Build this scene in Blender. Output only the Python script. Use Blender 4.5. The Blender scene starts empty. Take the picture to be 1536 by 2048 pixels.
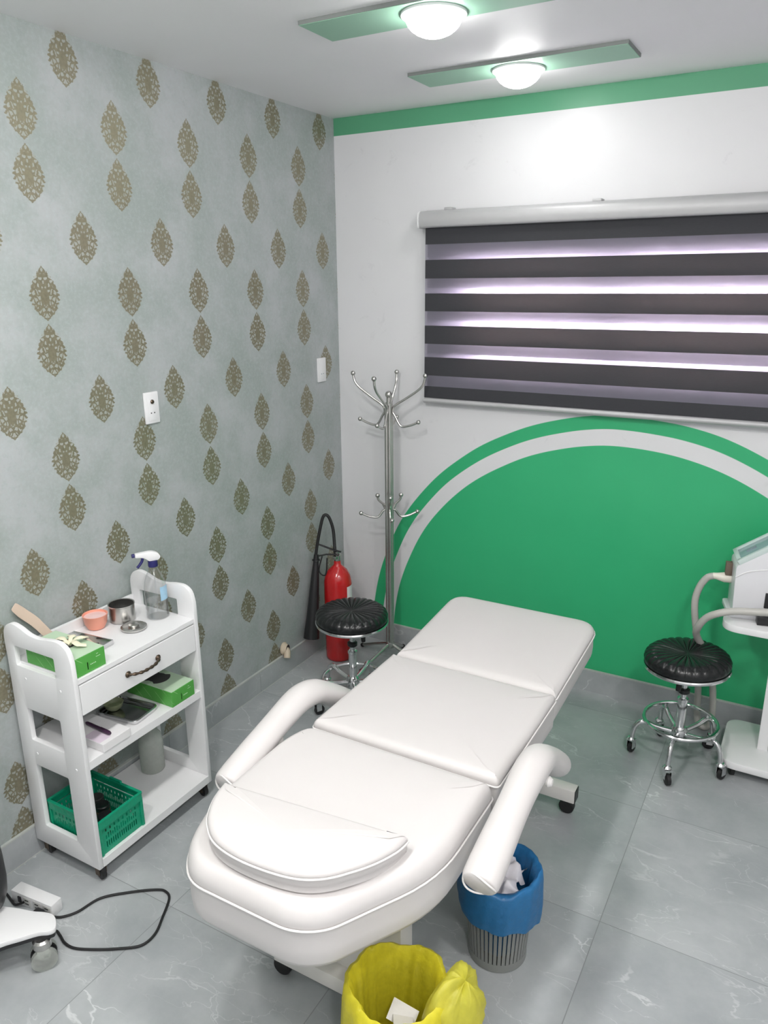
import bpy, bmesh, math, random
from mathutils import Vector, Matrix
random.seed(7)
S = bpy.context.scene
C = S.collection
PI = math.pi
sin, cos = math.sin, math.cos

# ------------------------------------------------------------------ camera
def make_camera():
    yaw, pit, rol = -.51731, .292475, -.0080004
    f = Vector((sin(yaw)*cos(pit), cos(yaw)*cos(pit), -sin(pit)))
    r = Vector((cos(yaw), -sin(yaw), 0)); u = r.cross(f)
    r2 = r*cos(rol)+u*sin(rol); u2 = -r*sin(rol)+u*cos(rol)
    cd = bpy.data.cameras.new('camera'); co = bpy.data.objects.new('camera', cd); C.objects.link(co)
    m = Matrix((r2, u2, -f)).transposed().to_4x4(); m.translation = Vector((2.29371, -3.55098, 2.01628))
    co.matrix_world = m
    cd.sensor_fit = 'VERTICAL'; cd.sensor_height = 36.0; cd.lens = 1527.14/2048*36.0
    cd.clip_start = .05; cd.clip_end = 60
    S.camera = co
make_camera()

# ------------------------------------------------------------------ light and exposure
S.view_settings.view_transform = 'Standard'
S.view_settings.look = 'None'
S.view_settings.gamma = 1
S.view_settings.use_curve_mapping = False
S.view_settings.exposure = 1.18
S.cycles.max_bounces = 7; S.cycles.transmission_bounces = 5; S.cycles.glossy_bounces = 3; S.cycles.transparent_max_bounces = 12
S.cycles.caustics_reflective = False; S.cycles.caustics_refractive = False
LAMP_WATT = 15.0          # emission strength of the two lamps in view
FILL_WATT = 100.0          # and of the unseen fill lamps added near and behind the camera
DAY = 13.0                # daylight outside the window
LAMPS = [(1.136, -1.19), (1.136, -.455), (1.136, -1.93), (1.136, -2.67), (1.136, -3.41)]  # first two are in view, the last three are unseen, added as fill
SPOT = [(2.75, -2.6), (2.75, -3.8)]  # unseen lamps added to brighten the room from the camera side
w = bpy.data.worlds.new('daylight'); S.world = w; w.use_nodes = True
w.node_tree.nodes['Background'].inputs[0].default_value = (.97, .93, .97, 1)
w.node_tree.nodes['Background'].inputs[1].default_value = DAY

# ------------------------------------------------------------------ node helper
class NT:
    def __init__(s, name):
        s.m = bpy.data.materials.new(name); s.m.use_nodes = True
        s.t = s.m.node_tree; s.n = s.t.nodes; s.bsdf = s.n['Principled BSDF']; s.out = s.n['Material Output']
    def new(s, typ, **kw):
        x = s.n.new(typ)
        for k, v in kw.items(): setattr(x, k, v)
        return x
    def put(s, sock, v):
        if hasattr(v, 'is_output') or isinstance(v, bpy.types.NodeSocket): s.t.links.new(v, sock)
        elif isinstance(v, (tuple, list)) and len(v) == 3 and sock.type == 'RGBA': sock.default_value = (*v, 1)
        else: sock.default_value = v
    def M(s, op, a, b=None, c=None, clamp=False):
        x = s.new('ShaderNodeMath', operation=op, use_clamp=clamp)
        s.put(x.inputs[0], a)
        if b is not None: s.put(x.inputs[1], b)
        if c is not None: s.put(x.inputs[2], c)
        return x.outputs[0]
    def mix(s, f, a, b):
        x = s.new('ShaderNodeMix', data_type='RGBA')
        s.put(x.inputs[0], f); s.put(x.inputs[6], a); s.put(x.inputs[7], b)
        return x.outputs[2]
    def obj(s):
        if not hasattr(s, '_o'):
            tc = s.new('ShaderNodeTexCoord'); s._o = tc.outputs['Object']
        return s._o
    def xyz(s, v=None):
        x = s.new('ShaderNodeSeparateXYZ'); s.put(x.inputs[0], v or s.obj()); return x.outputs
    def comb(s, a, b, c):
        x = s.new('ShaderNodeCombineXYZ')
        for i, v in enumerate((a, b, c)): s.put(x.inputs[i], v)
        return x.outputs[0]
    def noise(s, scale, detail=3, rough=.5, v=None, dist=0):
        x = s.new('ShaderNodeTexNoise'); s.put(x.inputs['Vector'], v or s.obj())
        x.inputs['Scale'].default_value = scale; x.inputs['Detail'].default_value = detail
        x.inputs['Roughness'].default_value = rough; x.inputs['Distortion'].default_value = dist
        return x.outputs['Fac']
    def step(s, x, lo, hi, a=0., b=1.):
        r = s.new('ShaderNodeMapRange', interpolation_type='SMOOTHSTEP'); s.put(r.inputs[0], x)
        for i, v in zip((1, 2, 3, 4), (lo, hi, a, b)): r.inputs[i].default_value = v
        return r.outputs[0]
    def base(s, col=None, rough=None, metal=None, spec=None, trans=None, ior=None, coat=None, sss=None):
        for k, v in (('Base Color', col), ('Roughness', rough), ('Metallic', metal), ('Specular IOR Level', spec),
                     ('Transmission Weight', trans), ('IOR', ior), ('Coat Weight', coat)):
            if v is not None: s.put(s.bsdf.inputs[k], v)
        return s
    def bump(s, h, strength=.2, dist=.002):
        b = s.new('ShaderNodeBump'); b.inputs['Strength'].default_value = strength; b.inputs['Distance'].default_value = dist
        s.put(b.inputs['Height'], h); s.put(s.bsdf.inputs['Normal'], b.outputs[0]); return s

def srgb(r, g, b):
    f = lambda c: (c/255/12.92) if c/255 <= .04045 else ((c/255+.055)/1.055)**2.4
    return (f(r), f(g), f(b))

def simple(name, col, rough=.5, metal=0., bump=None, var=.04, **kw):
    n = NT(name)
    f = n.noise(14, 3)
    dk = tuple(c*(1-var*2) for c in col); lt = tuple(min(1, c*(1+var)) for c in col)
    n.base(col=n.mix(f, dk, lt), rough=rough, metal=metal, **kw)
    if bump: n.bump(n.noise(bump[0], 4), bump[1], bump[2])
    return n.m

MT = {}
def build_materials():
    MT['leather'] = simple('white_leatherette', (.640, .615, .610), .42, bump=(320, .08, .0006), var=.01)
    MT['piping'] = simple('white_piping', (.78, .76, .75), .4, var=.01)
    MT['white_steel'] = simple('white_painted_steel', (.76, .74, .71), .35, var=.02)
    MT['white_board'] = simple('white_laminate', (.82, .82, .83), .38, var=.015)
    MT['white_plastic'] = simple('white_plastic', (.80, .80, .81), .33, var=.01)
    MT['machine_white'] = simple('pale_machine_plastic', (.74, .74, .77), .3, var=.01)
    MT['cream'] = simple('cream_plastic', (.78, .75, .66), .4, var=.02)
    MT['black_rubber'] = simple('black_rubber', (.012, .012, .013), .55, var=.1)
    MT['black_plastic'] = simple('black_plastic', (.016, .016, .018), .35, var=.1)
    MT['black_leather'] = simple('black_leatherette', (.010, .011, .012), .26, bump=(160, .25, .0012), var=.1)
    MT['chrome'] = simple('chrome', (.72, .72, .73), .13, 1., var=.02)
    MT['steel'] = simple('brushed_steel', (.58, .57, .55), .26, 1., bump=(90, .05, .0005), var=.05)
    MT['darksteel'] = simple('antique_bronze', (.16, .12, .09), .38, 1., bump=(160, .4, .002), var=.2)
    MT['red'] = simple('red_enamel', (.52, .012, .014), .22, var=.05, coat=.4)
    MT['paper'] = simple('white_paper', (.80, .79, .80), .8, bump=(30, .4, .003), var=.03)
    MT['tissue'] = simple('crumpled_tissue', (.72, .70, .74), .9, bump=(40, .5, .004), var=.05)
    MT['peach'] = simple('peach_plastic', (.86, .36, .26), .4, var=.04)
    MT['peach_light'] = simple('pale_pink_plastic', (.87, .62, .60), .4, var=.04)
    MT['wood'] = simple('pale_birch', (.66, .52, .42), .6, bump=(80, .1, .001), var=.05)
    MT['navy'] = simple('navy_plastic', (.02, .02, .13), .35)
    MT['violet'] = simple('dark_purple_plastic', (.05, .02, .05), .3)
    MT['grey_blue'] = simple('grey_blue_plastic', (.25, .31, .35), .4)
    MT['gap'] = simple('dark_gap', (.03, .03, .03), .7)
    MT['latex'] = simple('cream_latex', (.80, .76, .58), .7, bump=(50, .4, .002), var=.06)
    MT['brass'] = simple('brown_brass', (.5, .3, .12), .3, 1., var=.2)
    MT['hose'] = simple('grey_hose', (.50, .49, .46), .45, var=.03)
    MT['teal_glass'] = simple('smoked_teal_panel', (.30, .42, .44), .12, var=.1)
    MT['cork'] = simple('beige_conduit', (.62, .52, .40), .6, var=.05)
    MT['alu'] = simple('satin_aluminium', (.50, .50, .51), .45, .2, var=.03)
    MT['painted_green'] = None
    # tinted plastics that let light through
    def film(name, col, tr=.35, rough=.35, alpha=0.):
        n = NT(name)
        f = n.noise(60, 3)
        c = n.mix(f, tuple(x*.85 for x in col), tuple(min(1, x*1.1) for x in col))
        n.base(col=c, rough=rough)
        n.bump(n.noise(26, 4, .6), .45, .008)
        t = n.new('ShaderNodeBsdfTranslucent'); n.put(t.inputs[0], c)
        mx = n.new('ShaderNodeMixShader'); mx.inputs[0].default_value = tr
        n.t.links.new(n.bsdf.outputs[0], mx.inputs[1]); n.t.links.new(t.outputs[0], mx.inputs[2])
        last = mx
        if alpha:
            tp = n.new('ShaderNodeBsdfTransparent'); n.put(tp.inputs[0], tuple(min(1, x*.6+.4) for x in col))
            m2 = n.new('ShaderNodeMixShader'); m2.inputs[0].default_value = alpha
            n.t.links.new(mx.outputs[0], m2.inputs[1]); n.t.links.new(tp.outputs[0], m2.inputs[2]); last = m2
        n.t.links.new(last.outputs[0], n.out.inputs[0])
        return n.m
    MT['blue_film'] = film('blue_bin_liner', (.03, .20, .46), .3)
    MT['yellow_film'] = film('yellow_bin_liner', (.86, .78, .05), .4)
    MT['yellow_sheer'] = film('yellow_sheer_liner', (.84, .80, .12), .4, alpha=.25)
    MT['crate'] = film('green_crate_plastic', (.008, .38, .21), .15, .3)
    MT['frost'] = film('frosted_plastic', (.74, .77, .73), .35, .25, alpha=.4)
    # clear PET
    def clear(name, col, a):
        n = NT(name)
        g = n.new('ShaderNodeBsdfGlossy'); g.inputs['Roughness'].default_value = .09
        d = n.new('ShaderNodeBsdfTransparent'); d.inputs[0].default_value = (*[c**.18 for c in col], 1)
        fr = n.new('ShaderNodeLayerWeight'); fr.inputs[0].default_value = .5
        f2 = n.M('ADD', n.M('MULTIPLY', n.M('POWER', fr.outputs['Facing'], 2.), .60), a*1.3)
        mx = n.new('ShaderNodeMixShader'); n.put(mx.inputs[0], f2)
        n.t.links.new(d.outputs[0], mx.inputs[1]); n.t.links.new(g.outputs[0], mx.inputs[2])
        n.t.links.new(mx.outputs[0], n.out.inputs[0]); n.t.nodes.remove(n.bsdf)
        return n.m
    MT['pet'] = clear('clear_bottle_plastic', (.93, .95, .96), .05)
    MT['water'] = clear('water', (.86, .90, .92), .08)
    MT['glass'] = clear('window_glass', (.94, .96, .97), .02)
    MT['label_blue'] = film('pale_blue_sticker', (.42, .68, .88), .2)

build_materials()

def mat_wallpaper():
    n = NT('damask_wallpaper')
    X, Y, Z = n.xyz()
    u = n.M('ADD', Y, 1.43)
    def wrap(x, p):       # centred remainder
        return n.M('SUBTRACT', n.M('FLOORED_MODULO', n.M('ADD', x, p/2), p), p/2)
    uA = wrap(u, .3712); aU = n.M('ABSOLUTE', uA)
    isA = n.M('LESS_THAN', aU, .0928)
    uB = n.M('SUBTRACT', aU, .1856)
    vP = wrap(n.M('SUBTRACT', Z, .782), .5575)
    vA = n.M('SUBTRACT', n.M('ABSOLUTE', vP), 0.)
    up = n.M('GREATER_THAN', vP, 0.)
    vA = n.M('SUBTRACT', vP, n.M('MULTIPLY', n.M('SUBTRACT', n.M('MULTIPLY', up, 2.), 1.), .0935))
    vB = wrap(n.M('SUBTRACT', Z, .500), .5575)
    def sel(a, b): return n.M('ADD', n.M('MULTIPLY', isA, a), n.M('MULTIPLY', n.M('SUBTRACT', 1., isA), b))
    lu = sel(uA, uB); lv = sel(vA, vB)
    au = n.M('ABSOLUTE', lu)
    t = n.M('DIVIDE', lv, .086)
    at = n.M('ABSOLUTE', n.M('ADD', t, .10))
    ex = n.M('ADD', 2.5, n.M('MULTIPLY', n.M('GREATER_THAN', t, -.10), -.75))
    wdt = n.M('MULTIPLY', n.M('SUBTRACT', 1., n.M('POWER', n.M('DIVIDE', at, n.M('ADD', .95, n.M('MULTIPLY', n.M('GREATER_THAN', t, -.10), .15))), ex)), .0585)
    # drop point on top
    top = n.M('ADD', n.M('MULTIPLY', n.M('POWER', n.M('MAXIMUM', n.M('SUBTRACT', 1.02, t), .0), .72), .075), .001)
    wdt = n.M('MINIMUM', wdt, top)
    scal = n.M('ADD', .84, n.M('MULTIPLY', .16, n.M('ABSOLUTE', n.M('SINE', n.M('MULTIPLY', lv, 210.)))))
    wdt = n.M('ADD', n.M('MULTIPLY', wdt, scal), n.M('MULTIPLY', n.M('SUBTRACT', n.noise(150, 2, v=n.comb(au, lv, 0.)), .5), .016))
    inside = n.step(n.M('SUBTRACT', wdt, au), -.0015, .0015)
    vec = n.comb(au, lv, 0.)
    ns = n.new('ShaderNodeTexNoise'); n.put(ns.inputs['Vector'], vec); ns.inputs['Scale'].default_value = 55; ns.inputs['Detail'].default_value = 1
    vm = n.new('ShaderNodeVectorMath', operation='MULTIPLY_ADD'); n.put(vm.inputs[0], ns.outputs['Color']); vm.inputs[1].default_value = (.02, .02, 0); n.put(vm.inputs[2], vec)
    vo = n.new('ShaderNodeTexVoronoi', feature='DISTANCE_TO_EDGE'); n.put(vo.inputs['Vector'], vm.outputs[0]); vo.inputs['Scale'].default_value = 72
    curls = n.step(vo.outputs['Distance'], .13, .22, 1., 0.)
    core = n.step(n.M('ADD', n.M('POWER', n.M('DIVIDE', au, .017), 2.), n.M('POWER', n.M('DIVIDE', n.M('ADD', lv, .012), .03), 2.)), .7, 1.2, 1., 0.)
    m1 = n.M('MAXIMUM', curls, core)
    mask = n.M('MULTIPLY', inside, n.M('ADD', n.M('MULTIPLY', m1, .50), .36))
    f1 = n.noise(3.2, 5, .65); f2 = n.noise(70, 3, .6)
    g = n.mix(n.step(f1, .35, .68), srgb(152, 161, 157), srgb(172, 176, 177))
    g = n.mix(n.M('MULTIPLY', n.step(f2, .4, .75), .35), g, srgb(176, 187, 188))
    g = n.mix(n.M('MULTIPLY', n.step(n.noise(28, 5, .7), .5, .72), .30), g, srgb(140, 152, 148))
    gold = n.mix(m1, srgb(166, 162, 143), n.mix(n.noise(90, 2), srgb(112, 106, 80), srgb(146, 138, 110)))
    n.base(col=n.mix(mask, g, gold), rough=n.M('SUBTRACT', .58, n.M('MULTIPLY', mask, .2)), metal=n.M('MULTIPLY', mask, .45))
    n.bump(n.M('ADD', n.M('MULTIPLY', mask, .8), n.M('MULTIPLY', f2, .5)), .25, .0012)
    return n.m

def mat_backwall():
    n = NT('painted_wall_with_green_circle')
    X, Y, Z = n.xyz()
    wob = n.M('MULTIPLY', n.M('SUBTRACT', n.noise(2.2, 1), .5), .02)
    dx = n.M('SUBTRACT', X, 1.555); dz = n.M('SUBTRACT', Z, .06)
    r = n.M('ADD', n.M('SQRT', n.M('ADD', n.M('MULTIPLY', dx, dx), n.M('MULTIPLY', dz, dz))), wob)
    inner = n.step(r, 1.2205, 1.2235, 1., 0.)
    ring = n.M('MULTIPLY', n.step(r, 1.2965, 1.2995), n.step(r, 1.3595, 1.3625, 1., 0.))
    band = n.step(Z, 2.7185, 2.7205)
    msk = n.M('MAXIMUM', n.M('MAXIMUM', inner, ring), band)
    f = n.noise(5, 4)
    white = n.mix(f, (.73, .73, .75), (.77, .77, .785))
    # worn scuffs on the white paint near the coat hooks
    scuff = n.M('MULTIPLY', n.step(n.noise(7, 5, .7, dist=1.5), .60, .74), .22)
    white = n.mix(scuff, white, (.5, .5, .52))
    grn = n.mix(f, (.030, .42, .175), (.038, .46, .195))
    grn = n.mix(band, grn, (.10, .36, .20))
    col = n.mix(msk, white, grn)
    # small chips where the paint is gone
    v = n.new('ShaderNodeTexVoronoi'); n.put(v.inputs['Vector'], n.obj()); v.inputs['Scale'].default_value = 3.1
    chip = n.M('MULTIPLY', n.step(v.outputs['Distance'], .010, .016, 1., 0.), inner)
    col = n.mix(chip, col, (.75, .78, .76))
    n.base(col=col, rough=.42)
    n.bump(n.noise(60, 4), .08, .001)
    return n.m

def mat_plain_wall(name, c0, c1, rough=.55):
    n = NT(name); n.base(col=n.mix(n.noise(4, 4), c0, c1), rough=rough); n.bump(n.noise(80, 3), .06, .001); return n.m

def mat_floor(name='grey_marble_tile', wallmode=None):
    n = NT(name)
    X, Y, Z = n.xyz()
    P = .6395
    def line(x, off):
        d = n.M('ABSOLUTE', n.M('SUBTRACT', n.M('FLOORED_MODULO', n.M('ADD', x, off), P), P/2))
        return n.step(d, .0009, .0019, 1., 0.)
    if wallmode is None:
        grout = n.M('MAXIMUM', line(X, -1.905+P/2+P*3), line(Y, 1.457+P/2+P*3))
        cx = n.M('FLOOR', n.M('DIVIDE', n.M('SUBTRACT', X, 1.905), P)); cy = n.M('FLOOR', n.M('DIVIDE', n.M('ADD', Y, 1.457), P))
    elif wallmode == 'x':
        grout = line(X, -1.905+P/2+P*3); cx = n.M('FLOOR', n.M('DIVIDE', n.M('SUBTRACT', X, 1.905), P)); cy = 3.
    else:
        grout = line(Y, .83+P/2+P*3); cy = n.M('FLOOR', n.M('DIVIDE', n.M('ADD', Y, .83), P)); cx = 7.
    cell = n.comb(n.M('MULTIPLY', cx, 3.7), n.M('MULTIPLY', cy, 5.3), n.M('MULTIPLY', n.M('ADD', cx, cy), 2.1))
    va = n.new('ShaderNodeVectorMath', operation='ADD'); n.put(va.inputs[0], n.obj()); n.put(va.inputs[1], cell)
    v = va.outputs[0]
    # stretched, warped vein coordinates
    mp = n.new('ShaderNodeMapping'); n.put(mp.inputs[0], v); mp.inputs['Rotation'].default_value = (0, 0, .62); mp.inputs['Scale'].default_value = (1.0, 2.3, 1)
    nz = n.new('ShaderNodeTexNoise'); n.put(nz.inputs['Vector'], mp.outputs[0]); nz.inputs['Scale'].default_value = 3.2; nz.inputs['Detail'].default_value = 5
    wv = n.new('ShaderNodeVectorMath', operation='MULTIPLY_ADD'); n.put(wv.inputs[0], nz.outputs['Color']); wv.inputs[1].default_value = (.55, .55, 0); n.put(wv.inputs[2], mp.outputs[0])
    def veins(scale, lo, hi):
        vo = n.new('ShaderNodeTexVoronoi', feature='DISTANCE_TO_EDGE'); n.put(vo.inputs['Vector'], wv.outputs[0]); vo.inputs['Scale'].default_value = scale
        return n.step(vo.outputs['Distance'], lo, hi, 1., 0.)
    fade = n.step(n.noise(3.4, 2, v=v), .46, .66)
    fade2 = n.step(n.noise(5.4, 2, v=n.comb(X, Y, 7.)), .42, .6)
    vn = n.M('MAXIMUM', n.M('MULTIPLY', veins(2.6, .003, .014), fade), n.M('MULTIPLY', n.M('MULTIPLY', veins(5.2, .002, .012), fade2), .55))
    cloud = n.noise(2.6, 6, .62, v=v); fine = n.noise(38, 4, .6, v=v)
    c = n.mix(n.step(cloud, .3, .72), (.31, .335, .347), (.455, .477, .488))
    c = n.mix(n.M('MULTIPLY', fine, .35), c, (.47, .49, .50))
    c = n.mix(n.M('MULTIPLY', vn, .55), c, (.74, .76, .76))
    c = n.mix(n.M('MULTIPLY', grout, .75), c, (.22, .23, .23))
    n.base(col=c, rough=n.M('ADD', .24, n.M('MULTIPLY', fine, .14)), spec=.5)
    n.bump(n.M('SUBTRACT', n.M('MULTIPLY', cloud, .2), grout), .18, .0012)
    return n.m

def emissive(name, col, st):
    n = NT(name); n.base(col=col)
    n.bsdf.inputs['Emission Color'].default_value = (*col, 1); n.bsdf.inputs['Emission Strength'].default_value = st
    return n.m
MT['lamp'] = emissive('lit_lamp_diffuser', (1., .985, .97), LAMP_WATT)
MT['lamp_fill'] = emissive('fill_lamp_diffuser', (1., .975, .955), FILL_WATT)

# ------------------------------------------------------------------ mesh helper
class MB:
    """collects shapes (in local coordinates) into one mesh"""
    def __init__(s): s.bm = bmesh.new()
    def add(s, verts, faces):
        vs = [s.bm.verts.new(v) for v in verts]
        for f in faces:
            try: s.bm.faces.new([vs[i] for i in f])
            except ValueError: pass
        return s
    def box(s, x0, x1, y0, y1, z0, z1, bev=0., seg=2):
        b = bmesh.new(); bmesh.ops.create_cube(b, size=1)
        for v in b.verts: v.co = Vector(((x0+x1)/2+v.co.x*(x1-x0), (y0+y1)/2+v.co.y*(y1-y0), (z0+z1)/2+v.co.z*(z1-z0)))
        if bev: bmesh.ops.bevel(b, geom=b.edges[:], offset=bev, segments=seg, affect='EDGES', profile=.5)
        return s.merge(b)
    def merge(s, b, M=None):
        if M is not None: bmesh.ops.transform(b, matrix=M, verts=b.verts)
        b.verts.index_update(); vs = [s.bm.verts.new(v.co) for v in b.verts]
        for f in b.faces:
            try: s.bm.faces.new([vs[v.index] for v in f.verts])
            except ValueError: pass
        b.free(); return s
    def obox(s, c, size, M, bev=0.):
        b = bmesh.new(); bmesh.ops.create_cube(b, size=1)
        for v in b.verts: v.co = Vector((v.co.x*size[0], v.co.y*size[1], v.co.z*size[2]))
        if bev: bmesh.ops.bevel(b, geom=b.edges[:], offset=bev, segments=2, affect='EDGES', profile=.5)
        return s.merge(b, Matrix.Translation(c) @ M.to_4x4())
    def lathe(s, prof, c=(0, 0, 0), n=32, axis=None, cap0=True, cap1=True, fn=None):
        R = Matrix.Identity(3)
        if axis is not None: R = Vector((0, 0, 1)).rotation_difference(Vector(axis)).to_matrix()
        c = Vector(c); rows = []
        for k, (r, z) in enumerate(prof):
            row = []
            for i in range(n):
                a = 2*PI*i/n; rr, zz = (r, z) if fn is None else fn(r, z, a, k)
                row.append(s.bm.verts.new(c + R @ Vector((rr*cos(a), rr*sin(a), zz))))
            rows.append(row)
        for p, q in zip(rows, rows[1:]):
            for i in range(n): s.bm.faces.new((p[i], p[(i+1) % n], q[(i+1) % n], q[i]))
        if cap0 and prof[0][0] > 1e-6: s.bm.faces.new(rows[0][::-1])
        if cap1 and prof[-1][0] > 1e-6: s.bm.faces.new(rows[-1])
        return s
    def cyl(s, p0, p1, r0, r1=None, n=20):
        p0 = Vector(p0); d = Vector(p1)-p0
        return s.lathe([(r0, 0), (r0 if r1 is None else r1, d.length)], p0, n, d)
    def sphere(s, c, r, n=16, sc=(1, 1, 1)):
        m = n//2
        b = bmesh.new(); bmesh.ops.create_uvsphere(b, u_segments=n, v_segments=m, radius=r)
        for v in b.verts: v.co = Vector((v.co.x*sc[0], v.co.y*sc[1], v.co.z*sc[2]))
        return s.merge(b, Matrix.Translation(Vector(c)))
    def tube(s, pts, r, n=12, closed=False, up=None, ry=None, caps=True):
        pts = [Vector(p) for p in pts]; L = len(pts)
        rs = r if isinstance(r, (list, tuple)) else [r]*L
        rys = [x*(ry or 1) for x in rs] if not isinstance(ry, (list, tuple)) else ry
        def tan(i):
            if closed: return (pts[(i+1) % L]-pts[i-1]).normalized()
            return (pts[min(i+1, L-1)]-pts[max(i-1, 0)]).normalized()
        t = tan(0); a = Vector(up) if up else (Vector((0, 0, 1)) if abs(t.z) < .9 else Vector((1, 0, 0)))
        u = (a - t*a.dot(t)).normalized(); rows = []
        for i in range(L):
            t = tan(i)
            if up:
                a = Vector(up); u = (a - t*a.dot(t)).normalized()
            else: u = (u - t*u.dot(t)).normalized()
            v = t.cross(u)
            rows.append([s.bm.verts.new(pts[i] + u*cos(2*PI*k/n)*rys[i] + v*sin(2*PI*k/n)*rs[i]) for k in range(n)])
        rng = range(L) if closed else range(L-1)
        for i in rng:
            p, q = rows[i], rows[(i+1) % L]
            for k in range(n): s.bm.faces.new((p[k], p[(k+1) % n], q[(k+1) % n], q[k]))
        if not closed and caps: s.bm.faces.new(rows[0][::-1]); s.bm.faces.new(rows[-1])
        return s
    def prism(s, poly, plane, a, b, holes=None, bev=0.):
        """extrude 2-D polygon; plane 'xz' extrudes along y a..b, 'yz' along x, 'xy' along z; holes via triangle fill"""
        bm = bmesh.new()
        def P(p, h):
            return {'xz': (p[0], h, p[1]), 'yz': (h, p[0], p[1]), 'xy': (p[0], p[1], h)}[plane]
        loops = [poly]+(holes or [])
        edges = []; side = []
        for lp in loops:
            vs = [bm.verts.new(P(p, a)) for p in lp]; ws = [bm.verts.new(P(p, b)) for p in lp]
            for i in range(len(lp)):
                j = (i+1) % len(lp); edges.append(bm.edges.new((vs[i], vs[j])))
            side.append((vs, ws))
        r = bmesh.ops.triangle_fill(bm, use_beauty=True, use_dissolve=False, edges=edges)
        tri = [f for f in r['geom'] if isinstance(f, bmesh.types.BMFace)]
        mp = {}
        for vs, ws in side:
            for v, q in zip(vs, ws): mp[v] = q
        for f in tri: bm.faces.new([mp[v] for v in f.verts][::-1])
        for vs, ws in side:
            for i in range(len(vs)):
                j = (i+1) % len(vs); bm.faces.new((vs[i], vs[j], ws[j], ws[i]))
        bmesh.ops.recalc_face_normals(bm, faces=bm.faces)
        if bev:
            es = [e for e in bm.edges if len(e.link_faces) == 2 and e.calc_face_angle(0) > .7]
            bmesh.ops.bevel(bm, geom=es, offset=bev, segments=2, affect='EDGES', profile=.5)
        return s.merge(bm)
    def build(s, name, mat, parent=None, smooth=True, loc=None, angle=.6):
        bmesh.ops.recalc_face_normals(s.bm, faces=s.bm.faces)
        if smooth:
            for f in s.bm.faces: f.smooth = True
            for e in s.bm.edges:
                if len(e.link_faces) == 2 and e.calc_face_angle(0) > angle: e.smooth = False
        me = bpy.data.meshes.new(name); s.bm.to_mesh(me); s.bm.free()
        me.materials.append(mat)
        o = bpy.data.objects.new(name, me); C.objects.link(o)
        if parent: o.parent = parent
        if loc is not None: o.location = loc
        return o

def spline(pts, k=8, closed=False):
    pts = [Vector(p) for p in pts]; out = []; L = len(pts)
    n = L if closed else L-1
    for i in range(n):
        if closed: a, b, c, d = pts[i-1], pts[i], pts[(i+1) % L], pts[(i+2) % L]
        else: a, b, c, d = pts[max(i-1, 0)], pts[i], pts[i+1], pts[min(i+2, L-1)]
        for j in range(k):
            t = j/k
            out.append(.5*((2*b)+(c-a)*t+(2*a-5*b+4*c-d)*t*t+(3*b-a-3*c+d)*t**3))
    if not closed: out.append(pts[-1])
    return out

def round_poly(pts, rad, k=6):
    """2-D polygon with rounded corners; rad number or list"""
    out = []; L = len(pts)
    for i in range(L):
        r = rad[i] if isinstance(rad, (list, tuple)) else rad
        p0, p, p1 = Vector(pts[i-1]), Vector(pts[i]), Vector(pts[(i+1) % L])
        a = (p0-p); b = (p1-p); r_ = min(r, a.length*.49, b.length*.49)
        if r_ <= 1e-5: out.append(tuple(p)); continue
        A = p+a.normalized()*r_; B = p+b.normalized()*r_
        for j in range(k+1):
            t = j/k; q = A*(1-t)**2+p*2*t*(1-t)+B*t*t
            out.append((q.x, q.y))
    return out

def tag(o, label=None, cat=None, group=None, kind=None):
    if label: o['label'] = label
    if cat: o['category'] = cat
    if group: o['group'] = group
    if kind: o['kind'] = kind
    return o
def thing(name, label, cat, loc=(0, 0, 0), rotz=0, group=None):
    o = bpy.data.objects.new(name, None); C.objects.link(o); o.empty_display_size = .1
    o.location = loc; o.rotation_euler = (0, 0, rotz)
    return tag(o, label, cat, group)
def struct(name, mb, mat, smooth=False, parent=None):
    o = mb.build(name, mat, parent, smooth)
    if parent is None: o['kind'] = 'structure'
    return o
def copy_tree(o, parent=None):
    c = o.copy(); C.objects.link(c)
    if parent: c.parent = parent; c.matrix_parent_inverse = o.matrix_parent_inverse
    for ch in [x for x in bpy.data.objects if x.parent == o]: copy_tree(ch, c)
    return c

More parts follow.
